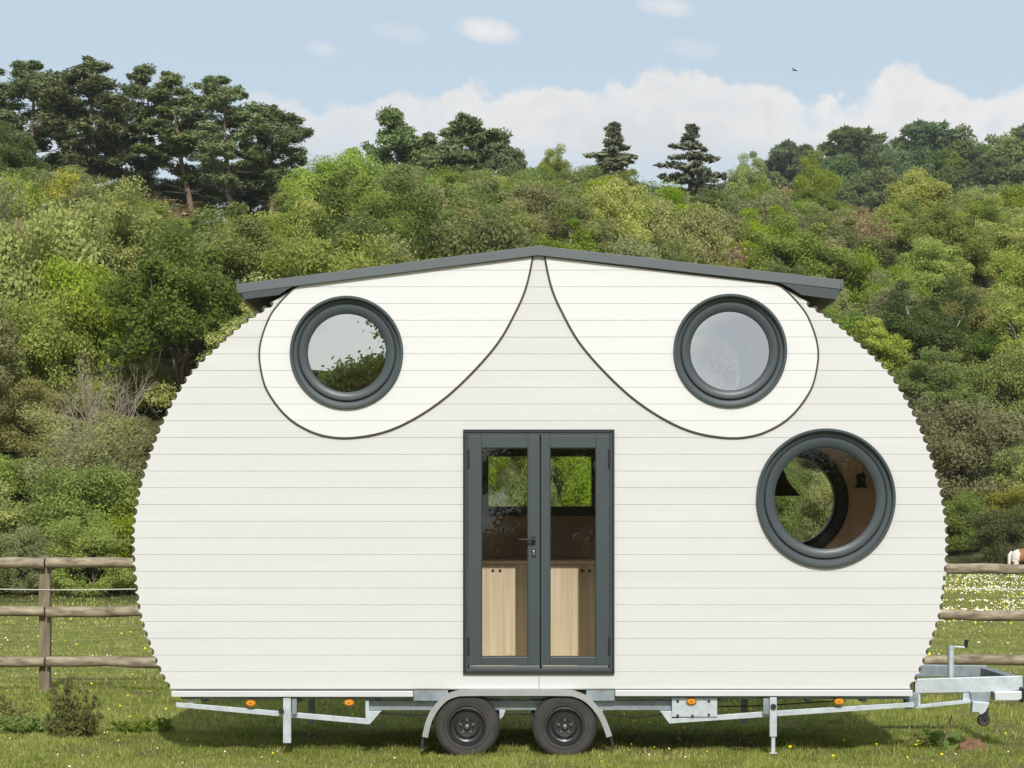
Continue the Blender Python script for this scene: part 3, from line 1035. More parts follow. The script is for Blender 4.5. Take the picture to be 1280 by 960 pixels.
# ------------------------------------------------------------------ the cabin on its trailer
HOUSE = empty('tiny_house', (0, 1.1, 0), 0, 'white owl-faced barrel cabin with round windows on a galvanised twin-axle trailer', 'tiny house')

# half width of the barrel by height (photo pixels from its axis at 675)
_py = [320, 340, 358, 374, 389, 403, 422, 441, 464, 483, 505, 530, 575, 615, 660, 700, 735, 766, 788, 816, 844, 862, 880]
_hw = [215, 262, 301, 328, 353, 373, 394, 415, 438, 450, 463, 475, 492, 503, 510, 509.5, 506, 502, 495.5, 485.5, 474, 463, 452]
_gy = np.arange(320, 880.5, 1.0)
_gw = np.interp(_gy, _py, _hw)
_k = np.exp(-(np.arange(-24, 25) / 9.) ** 2)
_k /= _k.sum()
_pad = np.concatenate([2 * _gw[0] - _gw[24:0:-1], _gw, 2 * _gw[-1] - _gw[-2:-26:-1]])
_gw = np.convolve(_pad, _k, 'valid')


def roof_px(dx):
    """y pixel of the roof's lower edge at dx from the ridge"""
    return 319 + abs(dx) * .1245


def half_w(py):
    w = float(np.interp(py, _gy, _gw))
    if py < 380:
        w = min(w, max(2., (py - 317) / .1245))
    return w


def wall(mb, y, rows, bounds, holes, nsub=8, groove=.0055, sgn=1, edge=0.):
    """boards as strips: rows of (py_top, py_bottom); bounds(py) -> (px0, px1); holes: ('c', px, py, r) or ('r', px0, px1, py0, py1)"""
    lev = []
    for pt, pb in rows:
        h = pb - pt
        lev.append((pb, groove))
        lev.append((pb - .55, groove))
        lev.append((pb - 1.05, 0))
        for k in range(1, nsub):
            lev.append((pb - 1.05 - (h - 1.05) * k / nsub, 0))
        lev.append((pt, 0))
    lev.sort(key=lambda q: -q[0])
    v, f = [], []
    for i in range(len(lev) - 1):
        (p0, g0), (p1, g1) = lev[i], lev[i + 1]
        if abs(p0 - p1) < 1e-6 and abs(g0 - g1) < 1e-9:
            continue
        pm = (p0 + p1) / 2
        a0, b0 = bounds(p0)
        a1, b1 = bounds(p1)
        if b0 - a0 < .05 and b1 - a1 < .05:
            continue
        cut = []
        for h in holes:
            if h[0] == 'c':
                d = h[3] ** 2 - (pm - h[2]) ** 2
                if d > 0:
                    cut.append((h[1] - math.sqrt(d), h[1] + math.sqrt(d)))
            elif h[3] < pm < h[4]:
                cut.append((h[1], h[2]))
        cut.sort()
        xs0 = [a0] + [q for c in cut for q in c] + [b0]
        xs1 = [a1] + [q for c in cut for q in c] + [b1]
        for k in range(0, len(xs0), 2):
            if xs0[k + 1] <= xs0[k] and xs1[k + 1] <= xs1[k]:
                continue
            n = len(v)
            v += [(X(xs0[k]), y + sgn * g0, Z(p0)), (X(xs0[k + 1]), y + sgn * g0, Z(p0)), (X(xs1[k + 1]), y + sgn * g1, Z(p1)), (X(xs1[k]), y + sgn * g1, Z(p1))]
            f.append((n, n + 1, n + 2, n + 3) if sgn > 0 else (n + 3, n + 2, n + 1, n))
    mb.add(v, f)


ROWS = [(861.6 - 20.92 * (k + 1), 861.6 - 20.92 * k) for k in range(26)]
W1 = (433.5, 441, 70.8)
W2 = (912.5, 438.7, 71)
W3 = (1032, 622.7, 87)
DOOR = (579, 768, 537, 843)


spots = []
side = [(675 + half_w(p), p) for p in np.arange(868, 352, -.5)]
acc, last = 0., None
step = 11.6
for i in range(1, len(side)):
    acc += math.hypot(side[i][0] - side[i - 1][0], side[i][1] - side[i - 1][1])
    if acc >= step or last is None:
        acc = 0
        last = side[i]
        if roof_px(side[i][0] - 675) + 14 > side[i][1]:
            break
        spots.append((side[i][0] - 675, side[i][1]))


def hb(py):
    w = half_w(py) + .8
    for dx, sy in spots:
        d = 5.5 ** 2 - (py - sy) ** 2
        if d > 0:
            w = min(w, dx + 1.9 - math.sqrt(d))
    return 675 - w, 675 + w


holes_f = [('c', W1[0], W1[1], 68), ('c', W2[0], W2[1], 68), ('c', W3[0], W3[1], 84), ('r', 582, 765, 540, 840)]
mb = MB()
wall(mb, 0, ROWS, hb, holes_f, 20)
mb.build('front_wall', M['white'], HOUSE)
mb = MB()
wall(mb, .10, ROWS, hb, holes_f, 3, .0, -1)
mb.build('inner_front_lining', M['wood_in'], HOUSE)

# rear openings: kitchen window, round ones behind the two windows
RW_K = (604, 754, 556, 634)
holes_r = [('c', W2[0], W2[1], 54), ('c', W3[0], W3[1], 69), ('r', *RW_K)]
mb = MB()
wall(mb, W, ROWS, hb, holes_r, 20, .007, -1)
mb.build('rear_wall', M['white'], HOUSE)
mb = MB()
wall(mb, W - .09, ROWS, hb, holes_r, 6, .0, 1)
mb.build('inner_rear_lining', M['wood_in'], HOUSE)

# round-log cladding over the barrel's sides
for s in (1, -1):
    mb = MB()
    for dx, py in spots:
        cx, cz = s * (dx - 3.6) / S, Z(py)
        mb.tube([(cx, .008, cz), (cx, W - .008, cz)], .0255, 12)  # dark log ends also stand in for the shadow fringe in the edge notches
    mb.build('log_cladding', M['log'], HOUSE, 40)
mb = MB()
for s in (1, -1):
    pr = [(s * (half_w(p) - 9) / S, Z(p)) for p in np.arange(866, 318, -4)]
    v, f = [], []
    for i, (x, z) in enumerate(pr):
        v += [(x, .1, z), (x, W - .09, z)]
        if i:
            f.append((2 * i - 2, 2 * i - 1, 2 * i + 1, 2 * i) if s > 0 else (2 * i, 2 * i + 1, 2 * i - 1, 2 * i - 2))
    mb.add(v, f)
mb.build('barrel_lining', M['wood_in'], HOUSE, 60)
mb = MB()
mb.pbox(222, 1128, .02, W - .02, 850, 862)
mb.build('floor', M['oak'], HOUSE)
mb = MB()
mb.pprism([(300, 372.5), (673, 325), (1048, 372.5), (1048, 374.5), (673, 328), (300, 374.5)], .1, W - .09)
mb.build('ceiling', M['wood_in'], HOUSE)

# eye panels
RX = 673.5
eyeR = catmull([(680.5, 318), (685, 342), (691, 364), (701, 387), (722, 425), (752, 461), (790, 497), (830, 524), (868, 540.5), (911, 547.5), (945, 544), (972, 532.5), (991, 518), (1007, 498), (1017, 478), (1022.5, 448), (1020, 424), (1010, 397), (999, 381), (986, 367), (975, 358), (966, 354.5)], 8)
eyeL = np.stack([2 * RX - eyeR[:, 0], eyeR[:, 1]], 1)


def eye_bounds(curve):
    kb = int(np.argmax(curve[:, 1]))
    A, B = curve[:kb + 1], curve[kb:][::-1]
    outer_x = curve[-1, 0]
    sgn = 1 if outer_x > RX else -1
    ay, ax = A[:, 1], A[:, 0]
    o = np.argsort(ay)
    ay, ax = ay[o], ax[o]
    o = np.argsort(B[:, 1])
    by, bx = B[:, 1][o], B[:, 0][o]

    def bd(py):
        py = min(py, float(curve[kb, 1]))
        x_in = float(np.interp(py, ay, ax))
        x_out = float(np.interp(py, by, bx)) if py >= by[0] else RX + sgn * (py - 317) / .1245
        x_out = RX + sgn * min(abs(x_out - RX), max(0., (py - 317) / .1245))
        if (x_out - x_in) * sgn < 0:
            x_out = x_in
        return (x_in, x_out) if sgn > 0 else (x_out, x_in)
    return bd


for curve, wn in ((eyeL, W1), (eyeR, W2)):
    mb = MB()
    wall(mb, -.012, ROWS, eye_bounds(curve), [('c', wn[0], wn[1], 68)], 12)
    ey = mb.build('eye_panel', M['eye_white'], HOUSE)
    mb = MB()
    pts = [(X(a), -.011, Z(b)) for a, b in curve]
    mb.tube(pts, .0085, 6)
    sg = 1 if curve[-1, 0] > RX else -1
    mb.tube([(X(curve[-1, 0]), -.011, Z(curve[-1, 1])), (X(RX + sg * 9), -.011, Z(320.6))], .009, 6)  # straight dark strip standing in for the shadow gap below the roof edge
    mb.build('trim_and_shadow_gap', M['trim'], ey, 50)

# roof
mb = MB()
mb.pprism([(297, 356), (672.5, 308), (1051, 350.5), (1050, 362.5), (672.5, 320), (297.5, 367.5)], -.05, W + .05)
roof = mb.build('roof', M['roof'], HOUSE, None, .004)
for sg in (1, -1):
    def mx_(p, sg=sg):
        return [(675 + sg * (a - 675), b) for a, b in p]
    mb = MB()
    mb.pprism(mx_([(1049, 362.8), (1044, 375), (1001, 369.5), (990, 362.5), (976, 355.2), (966, 353.5)]), -.045, W + .045)
    mb.build('eave_box', M['anthracite'], roof, None, .003)
    mb = MB()
    mb.pprism(mx_([(1053, 350), (1053, 363), (1050.6, 363), (1050.6, 350)]), -.054, W + .054)
    mb.build('drip_edge', M['roof'], roof)


def round_window(name, w, r_in, y0=0., rear=False, glass='pane_hi', part='round_window'):
    cx, cz, ro = X(w[0]), Z(w[1]), w[2] / S
    ri = r_in / S
    k = -1 if rear else 1

    def pr(p):
        return [(r, y0 + k * y) for r, y in p]
    mb = MB()
    a = ro
    b = ro - (ro - ri) * .46      # joint between frame and sash
    mb.lathe(pr([(a, .02), (a, -.036), (a - .006, -.043), (a - .020, -.043), (a - .026, -.038), (a - .029, .002), (b + .010, .006), (b + .004, .012), (b + .002, .105), (a - .05, .105), (a - .05, .02)]), cx, cz, 112)
    fr = mb.build(part, M['anthracite'], HOUSE, 32, recalc=True)
    mb = MB()
    mb.lathe(pr([(b - .003, .07), (b - .003, .010), (b - .012, -.001), (ri + .03, -.003), (ri + .012, .006), (ri, .012), (ri, .07)]), cx, cz, 112)
    mb.build('sash', M['anthracite'], fr, 32, recalc=True)
    mb = MB()
    mb.lathe(pr([(b + .004, .03), (b + .004, .018), (b - .005, .018), (b - .005, .03)]), cx, cz, 96)
    mb.lathe(pr([(ri + .001, .03), (ri + .001, .019), (ri - .005, .019), (ri - .005, .03)]), cx, cz, 96)
    mb.build('gasket', M['gasket'], fr, recalc=True)
    mb = MB()
    mb.disc(cx, cz, ri + .004, y0 + k * .026, 96)
    mb.build('pane', M[glass], fr)
    return fr


round_window('round_window', W1, 49.6)
round_window('round_window', W2, 50)
round_window('round_window', W3, 64, glass='pane_lo')


def rear_round(w, r_in):
    cx, cz = X(w[0]), Z(w[1])
    ro, ri = w[2] / S, r_in / S
    mb = MB()
    mb.lathe([(ro, W - .115), (ro, W - .09), (ro - .03, W + .02), (ri, W + .02), (ri, W - .10), (ri + .02, W - .115)], cx, cz, 96)
    fr = mb.build('rear_window', M['black'], HOUSE, 40, recalc=True)
    mb = MB()
    mb.disc(cx, cz, ri + .004, W - .02, 96)
    mb.build('pane', M['pane_rear'], fr)


rear_round((W2[0], W2[1], 64), 50)
rear_round((W3[0], W3[1], 80), 61)
mb = MB()
mb.ring_rect((598, 760, 550, 644), (607, 751.5, 561, 631), W - .13, W + .01)
kw = mb.build('kitchen_window', M['black'], HOUSE, None, .003)
mb = MB()
mb.pbox(606, 752, W - .03, W - .026, 560, 632)
mb.build('pane', M['pane_rear'], kw)

# double door
mb = MB()
mb.ring_rect((579, 768, 537, 842.5), (582.2, 764.8, 541, 838.5), -.03, .09)
df = mb.build('door_frame', M['gasket'], HOUSE, None, .003)
mb = MB()
mb.ring_rect((582.2, 764.8, 541, 838.5), (584.5, 762.5, 544, 836), -.022, .085)
mb.build('jamb', M['anthracite'], df, None, .002)
for a, b, g0, g1, hs in ((584.9, 674.7, 602, 660, 588), (676.1, 762.1, 687.5, 745, 758)):
    mb = MB()
    mb.ring_rect((a, b, 544.4, 831.5), (g0, g1, 560, 821), -.02, .045)
    dr = mb.build('door', M['anthracite'], HOUSE, None, .004)
    mb = MB()
    mb.pbox(a + 2, b - (0 if a < 600 else 2), -.03, -.0205, 831.8, 835.4)
    mb.build('weather_bar', M['roof'], dr, None, .003)
    mb = MB()
    mb.ring_rect((g0, g1, 560, 821), (g0 + .9, g1 - .9, 560.9, 820.1), -.012, .03)
    mb.build('glazing_bead', M['gasket'], dr)
    mb = MB()
    mb.pbox(g0, g1, .008, .012, 560, 821)
    mb.build('pane', M['pane_lo'], dr)
    for hy in (572, 806):
        mb = MB()
        hx = 585.5 if a < 600 else 761.5
        mb.tube([(X(hx), -.026, Z(hy + 10)), (X(hx), -.026, Z(hy - 10))], .010, 10)
        mb.tube([(X(hx), -.026, Z(hy + 12.5)), (X(hx), -.026, Z(hy + 11))], .012, 10)
        mb.build('hinge', M['gasket'], dr, 40)
    if a < 600:
        mb = MB()
        mb.pbox(664.8, 669.6, -.028, -.019, 670.5, 680.5)
        mb.tube([(X(667.3), -.02, Z(675)), (X(667.3), -.07, Z(675))], .012, 12)
        mb.tube([(X(668.3), -.07, Z(675)), (X(662), -.073, Z(674.8)), (X(654), -.068, Z(674.5)), (X(648.5), -.06, Z(674.6))], [.0105, .0105, .009, .0075], 10)
        mb.build('handle', M['gasket'], dr, 50)
        mb = MB()
        mb.pbox(664.6, 669.9, -.027, -.019, 686, 696.5)
        mb.build('keyhole_plate', M['gasket'], dr, None, .003)
        mb = MB()
        mb.pbox(666.4, 668.1, -.034, -.026, 688.3, 693.8)
        mb.build('lock_cylinder', M['chrome'], dr, None, .002)
mb = MB()
mb.pbox(673.4, 677.4, .046, .06, 544.2, 836)
mb.build('door_seal', M['gasket'], df)
mb = MB()
mb.pbox(673.5, 674.3, -.002, .004, 843, 861.5)
mb.build('board_joint', M['galv_dark'], HOUSE)

# kitchen behind the door (inside the cabin)
CY = 1.45


def Pin(px, py, y):
    return P(px, py, y)


kc = empty('kitchen_cabinet', (0, CY, Z(850)), 0, 'pale oak kitchen cabinet with paired finger holes behind the glass doors', 'cabinet')
k_ = (CAMD + CY)
xa, xb = P(560, 0, CY)[0], P(790, 0, CY)[0]
ztop, zb = P(0, 701, CY)[2], Z(850)
xm = P(674, 0, CY)[0]
mb = MB()
mb.box(xa, xb, CY + .02, W - .12, zb, ztop - .03)
mb.build('carcass', M['back_brown'], kc)
for x0, x1, hx in ((xa, xm - .002, (616, 625)), (xm + .002, xb, (727.5, 737))):
    mb = MB()
    mb.box(x0, x1, CY, CY + .018, zb + .02, ztop - .035)
    dd = mb.build('cabinet_door', M['oak'], kc, None, .002)
    for q in hx:
        p = P(q, 713.5, CY)
        mb = MB()
        mb.lathe([(.0005, CY - .001), (.0145, CY - .001), (.0145, CY + .004), (.0005, CY + .004)], p[0], p[2], 24)
        mb.build('finger_hole', M['black'], dd)
mb = MB()
mb.box(xa, xb, CY - .015, W - .115, ztop - .03, ztop)
mb.build('countertop', M['wood_in'], kc, None, .003)
mb = MB()
mb.box(xa, xb, W - .125, W - .112, ztop, P(0, 646, W - .12)[2])
mb.build('splashback', M['back_brown'], kc)

# lamps seen through the lower round window
lp = P(1077, 600, W - .2)
wl = empty('wall_lamp', (lp[0], W - .1, lp[2] - .1), 0, 'small black wall lamp seen through the lowest round window', 'lamp')
mb = MB()
mb.tube([(lp[0], W - .09, lp[2]), (lp[0], W - .17, lp[2] + .02)], .018, 10)
mb.tube([(lp[0], W - .17, lp[2] + .07), (lp[0], W - .17, lp[2] + .03), (lp[0], W - .17, lp[2] - .03), (lp[0], W - .17, lp[2] - .075)], [.03, .048, .04, .062], 14)
mb.build('lamp_shade', M['black'], wl, 50)
pp = P(977, 620, 1.15)
pl = empty('pendant_lamp', pp, 0, 'black cone pendant lamp hanging inside the lowest round window', 'lamp')
mb = MB()
mb.tube([(pp[0], pp[1], pp[2] + .25), (pp[0], pp[1], pp[2] + .17), (pp[0], pp[1], pp[2] + .12), (pp[0], pp[1], pp[2])], [.02, .045, .07, .175], 24)
mb.build('lamp_shade', M['black'], pl, 50)
mb = MB()
mb.tube([(pp[0], pp[1], pp[2] + .25), (pp[0], pp[1], 3.95)], .006, 6)
mb.build('cord', M['black'], pl)

# ------------------------------------------------------------------ trailer
mb = MB()
mb.pbox(215, 516.5, -.03, .05, 863.6, 870.8)
mb.build('skirt_rail', M['alu'], HOUSE, None, .003)
mb = MB()
mb.pbox(769, 1140, -.03, .05, 862.6, 870)
mb.build('skirt_rail', M['alu'], HOUSE, None, .003)

mb = MB()                                                   # longitudinal members and cross pieces
for y0 in (.10, W - .22):
    mb.pbox(456, 897, y0, y0 + .07, 876.8, 889.2)
    mb.pbox(224, 1143, y0 - .01, y0 + .06, 871.2, 875.2)
for px in (250, 370, 470, 645, 830, 905, 1015, 1085):
    mb.pbox(px - 3, px + 3, .18, W - .24, 872, 880)
ch = mb.build('chassis', M['galv_dark'], HOUSE, None, .003)
mb = MB()
mb.pbox(222, 1128, .06, W - .06, 864, 871)
mb.build('underfloor', M['under'], HOUSE)
mb = MB()
mb.pbox(516.8, 560, .02, .08, 862.4, 876.4)
mb.pbox(733, 768.6, .02, .08, 862.4, 876.4)
mb.pbox(560, 733, .10, .16, 862.4, 871)
mb.build('side_beam', M['galv_dark'], HOUSE, None, .003)
mb = MB()
mb.pprism([(219, 878.5), (219, 884.5), (458, 906), (458, 899)], .045, .09)
mb.pbox(234, 241, .05, .08, 875.4, 880)
mb.build('diagonal_brace', M['galv'], HOUSE, None, .002)
mb = MB()
mb.pprism([(840, 899), (840, 905), (958, 897), (1144, 884.5), (1144, 878.5), (958, 890)], .045, .09)
mb.build('diagonal_brace', M['galv'], HOUSE, None, .002)
mb = MB()
mb.pprism([(456.5, 875.5), (461, 875.5), (461, 889.4), (476.5, 889.4), (462, 905.8), (456.5, 905.8)], .03, .095)
mb.build('gusset_plate', M['galv'], HOUSE, None, .002)
mb = MB()
mb.pprism([(825.5, 889.4), (840, 889.4), (840, 905), (837, 905)], .03, .095)
mb.build('gusset_plate', M['galv'], HOUSE, None, .002)
mb = MB()
mb.pbox(840.3, 897, .03, .04, 872.5, 896.5)
pl_ = mb.build('mounting_plate', M['galv'], HOUSE, None, .002)
for a, b in ((847.5, 877), (886.5, 877), (847.5, 896 - 1), (886.5, 894), (866, 895.3)):
    mb = MB()
    mb.tube([(X(a), .0301, Z(b)), (X(a), .022, Z(b))], .012, 6)
    mb.build('bolt', M['gasket'], pl_)


def support_leg(px, w, pt, pb, inner, mount):
    mb = MB()
    mb.pbox(px - w / 2, px + w / 2, -.012, .04, pt, pb)
    lg = mb.build('support_leg', M['galv'], HOUSE, None, .004)
    if inner:
        mb = MB()
        mb.pbox(px - 2.2, px + 2.6, .0, .03, pb, inner)
        mb.box(X(px - 5), X(px + 5.4), -.02, .05, Z(inner) - .006, Z(inner))
        mb.build('inner_tube', M['galv'], lg, None, .003)
    mb = MB()
    m0, m1 = mount
    mb.pbox(m0, m1, .0, .06, 872, 893)
    mb.build('mount_block', M['galv_dark'], lg, None, .003)
    mb = MB()
    kx = px - w / 2 - 2 if mount[0] > px else px
    mb.tube([(X(kx), .02, Z(889 if mount[0] > px else 883)), (X(kx), -.035, Z(889 if mount[0] > px else 883))], .024, 12)
    mb.build('clamp_knob', M['gasket'], lg, 40)
    return lg


support_leg(359, 10, 872, 929, None, (365, 371))
support_leg(966.5, 9, 871.5, 921, 941, (954, 961.5))

# far side legs, dark under the floor
for px in (359, 966):
    mb = MB()
    mb.pbox(px - 5, px + 5, W - .1, W - .04, 872, 935)
    mb.build('support_leg', M['galv'], HOUSE, None, .004)

for px, py in ((313.5, 879), (436.5, 878.3), (864.5, 877), (1049, 877)):
    mb = MB()
    y0 = .012 if px in (864.5,) else .0
    n = 28

    def oval(a, b, n=28):
        return [(X(px) + a / S * math.cos(2 * math.pi * i / n), Z(py) + b / S * math.sin(2 * math.pi * i / n)) for i in range(n)]
    mb.prism(oval(6.6, 4.5), y0, .04)
    ml = mb.build('side_marker', M['amber_lo'], HOUSE, 40)
    mb = MB()
    mb.prism(oval(5.2, 3.2), y0 - .008, y0 - .0005)
    lens = mb.build('lens', M['amber'], ml, 40, .002)
    mb = MB()
    mb.prism(oval(1.8, 1.2, 10), y0 - .011, y0 - .0085)
    mb.build('lens_centre', M['amber_lo'], ml)

for px in (583.8, 706):
    mb = MB()
    mb.tube([(X(px), .12, Z(905)), (X(px), W - .12, Z(905))], .035, 10)
    mb.build('axle', M['galv_dark'], HOUSE, 40)
    mb = MB()
    mb.pprism([(px + 40, 889), (px + 48, 889), (px + 46, 896), (px + 41, 901)], .1, .13)
    mb.build('shackle_plate', M['galv'], HOUSE, None, .002)
mb = MB()
mb.tube([(X(a), .13, Z(b)) for a, b in ((470, 893), (520, 896), (560, 893), (640, 895), (690, 893), (760, 895), (800, 899), (838, 893), (900, 885), (955, 884), (1060, 877))], .006, 6)
mb.build('cable', M['gasket'], HOUSE, 60)

# wheels
def wheel(px, y0, py=907.8):
    cx, cz, r = X(px), Z(py), 40.8 / S
    e = bpy.data.objects.new('wheel', None)
    link(e, HOUSE)
    e.location = Vector((cx, y0 + .09, cz)) - HOUSE.location
    ri = 23.6 / S
    mb = MB()
    prof = [(ri, .02), (ri + .012, .004), (ri + .03, .0), (ri + .036, .004), (ri + .040, .0), (r - .045, -.002), (r - .042, .003), (r - .036, .002), (r - .018, .012), (r - .004, .03), (r, .045)]
    for k in range(5):
        yy = .05 + k * .02
        prof += [(r, yy), (r, yy + .012), (r - .008, yy + .013), (r - .008, yy + .019)]
    prof += [(r, .155), (r - .004, .16), (r - .02, .178), (r - .06, .188), (ri + .02, .186), (ri, .17)]
    mb.lathe([(a, y0 + b) for a, b in prof], cx, cz, 80)
    mb.build('tyre', M['tyre'], e, 30, recalc=True)
    mb = MB()
    prof = [(ri + .004, .03), (ri + .004, .006), (ri - .006, .004), (ri - .012, .016), (ri - .02, .03), (ri - .03, .045), (.118, .05), (.098, .03), (.09, .022), (.062, .026), (.055, .04), (.03, .042), (.029, .03), (.005, .03), (.005, .09), (ri - .03, .09)]
    mb.lathe([(a, y0 + b) for a, b in prof], cx, cz, 72)
    for k in range(14):                              # vent slots pressed through the dish
        a = 2 * math.pi * k / 14
        c = (cx + .108 * math.cos(a), cz + .108 * math.sin(a))
        mb.tube([(c[0], y0 + .0385, c[1]), (c[0], y0 + .048, c[1])], .0095, 8)
    mb.build('rim', M['rim'], e, 35, recalc=True)
    mb = MB()
    mb.lathe([(.001, y0 + .004), (.018, y0 + .006), (.027, y0 + .016), (.028, y0 + .03), (.001, y0 + .03)], cx, cz, 32)
    mb.build('hub_cap', M['chrome'], e, 40, recalc=True)
    for k in range(5):
        a = 2 * math.pi * (k + .25) / 5
        c = (cx + .056 * math.cos(a), cz + .056 * math.sin(a))
        mb = MB()
        mb.tube([(c[0], y0 + .03, c[1]), (c[0], y0 + .008, c[1])], .0105, 6)
        mb.build('wheel_bolt', M['chrome'], e)
    return e


for px in (583.8, 706):
    wheel(px, -.035)
    wheel(px, W - .15)

for sgn in (0, 1):
    y0, y1 = (-.06, .19) if sgn == 0 else (W - .2, W + .05)
    arc = [(528, 920), (532, 903), (538, 889), (547, 877), (557, 868.2), (569, 863.6), (582, 862.2), (645, 862), (708, 862.2), (722, 864.5), (734, 870), (745, 880), (754, 892), (760, 905), (765, 919)]
    c = catmull(arc, 6)
    outer = [(X(a), Z(b)) for a, b in c]
    d = np.gradient(np.array(outer), axis=0)
    nn = np.stack([d[:, 1], -d[:, 0]], 1)
    nn /= np.linalg.norm(nn, axis=1, keepdims=True)
    t = .0055
    mb = MB()
    inner = [tuple(np.array(o_) + nn[i] * t) for i, o_ in enumerate(outer)]
    lip = [tuple(np.array(o_) + nn[i] * .05) for i, o_ in enumerate(outer)]
    m_ = len(outer)
    v = [(a, y0, b) for a, b in outer] + [(a, y1, b) for a, b in outer] + [(a, y0 + .006, b) for a, b in inner] + [(a, y1, b) for a, b in inner] + [(a, y0, b) for a, b in lip]
    f = []
    for i in range(m_ - 1):
        f += [(i, m_ + i, m_ + i + 1, i + 1), (2 * m_ + i, 2 * m_ + i + 1, 3 * m_ + i + 1, 3 * m_ + i), (i, i + 1, 4 * m_ + i + 1, 4 * m_ + i), (2 * m_ + i, 4 * m_ + i, 4 * m_ + i + 1, 2 * m_ + i + 1)]
    mb.add(v, f)
    mg = mb.build('mudguard', M['guard'], HOUSE, 50, recalc=True)
    mb = MB()
    mb.pprism([(525, 935), (528, 920), (531, 921), (529, 936)], y0 + .02, y1)
    if True:
        mb.build('mud_flap', M['gasket'], mg)
        mb = MB()
    mb.pprism([(765, 919), (768, 934), (765, 935), (762, 920)], y0 + .02, y1)
    mb.build('mud_flap', M['gasket'], mg)

# drawbar
class DB(MB):
    """parts drawn on the front plane, moved back to the drawbar's plane at true size"""
    def build(s, *a, **k):
        q = (CAMD + .38) / CAMD
        s.v = [(CAMX + (x - CAMX) * q, y, CAMZ + (z - CAMZ) * q) for x, y, z in s.v]
        return MB.build(s, *a, **k)


mb = DB()
mb.pprism([(1143, 849.5), (1150, 848.3), (1277.5, 844.6), (1277.5, 861.2), (1262, 863.8), (1143, 866.3)], .35, .42)
db = mb.build('drawbar', M['galv'], HOUSE, None, .004)
mb = DB()
mb.pprism([(1148, 841.5), (1270, 843.2), (1270, 858), (1148, 858)], W - .8, W - .73)
mb.build('rear_rail', M['galv_dark'], db, None, .004)
mb = DB()
mb.box(X(1262), X(1277), .42, W - .8, Z(860), Z(846))
mb.build('cross_member', M['galv_dark'], db, None, .004)
mb = DB()
mb.pbox(1142.5, 1150, .36, .41, 866.3, 884)
mb.build('strut', M['galv'], db, None, .002)
mb = DB()
mb.pbox(1203, 1213, .36, .41, 863.7, 876)
mb.build('strut', M['galv'], db, None, .002)
mb = DB()
mb.pprism([(1130, 882), (1211, 873.5), (1211, 878), (1131, 886)], .30, .36)
mb.build('lower_rail', M['galv'], db, None, .002)
mb = DB()
mb.pprism([(1128, 864), (1143, 864), (1143, 880), (1136, 884), (1128, 880)], .2, .34)
mb.build('corner_bracket', M['galv_dark'], db, None, .004)
mb = DB()
mb.pprism([(1211, 864), (1237, 864), (1235, 877), (1213, 878)], .33, .43)
mb.build('caster_bracket', M['galv_dark'], db, None, .003)
mb = DB()
mb.pprism([(1212, 875), (1233, 877), (1228, 888), (1222, 892), (1219, 889), (1211, 888)], .25, .33)
mb.build('caster_clamp', M['galv'], db, None, .004)
mb = DB()
cx, cz = X(1227), Z(899)
mb.lathe([(.012, .27), (.045, .265), (.052, .28), (.052, .32), (.045, .335), (.012, .33)], cx, cz, 28)
mb.build('caster_wheel', M['tyre'], db, 30, recalc=True)
mb = DB()
mb.pprism([(1224, 890), (1229, 882), (1232, 884), (1231, 893), (1229, 899), (1225, 899)], .255, .264)
mb.build('caster_fork', M['gasket'], db)
mb = DB()
mb.pprism([(1240.5, 864.2), (1274, 862.8), (1274, 872), (1270, 874.5), (1241, 874.5)], .28, .45)
mb.build('coupling_box', M['alu'], db, None, .006)
mb = DB()
mb.pbox(1273, 1281, .3, .5, 858, 877)
mb.build('coupling_head', M['black'], db, None, .01)
mb = DB()
mb.tube([(X(1192), .5, Z(850)), (X(1192), .5, Z(809))], .028, 16)
mb.tube([(X(1192), .5, Z(812)), (X(1192), .5, Z(808))], .032, 16)
jk = mb.build('jack_tube', M['galv'], db, 40)
mb = DB()
mb.tube([(X(1192), .5, Z(808.5)), (X(1194), .5, Z(809.3)), (X(1211), .5, Z(810.4))], .008, 8)
mb.build('crank', M['galv'], db, 40)
mb = DB()
mb.tube([(X(1211), .5, Z(811)), (X(1211.5), .5, Z(807)), (X(1212), .5, Z(801))], [.012, .016, .02], 10)
mb.build('crank_knob', M['gasket'], db, 40)
# ------------------------------------------------------------------ weeds by the trailer
L['weed_mixed'] = make_leaf('reddish_green_weed_leaf', (.13, .085, .045), (.2, .26, .08))
plant_px('thistle_clump', 'weed', 92, 852, 1.4, 60, 'weed_mixed', 'bushy reddish green weed clump at the foot of the fence post', 'weed', v=0)
plant_px('nettle_clump', 'weed', 42, 893, 1.9, 90, 'weed', 'low ragged green weeds next to the bushy reddish clump', 'weed', v=1)
plant_px('nettle_clump', 'weed', 10, 868, 2.4, 50, 'weed_brown', 'small reddish weed clump at the edge of the paddock', 'weed', v=0)
plant_px('nettle_clump', 'weed', 178, 903, 1.9, 70, 'weed', 'low weeds at the rear corner of the trailer', 'weed', v=1)


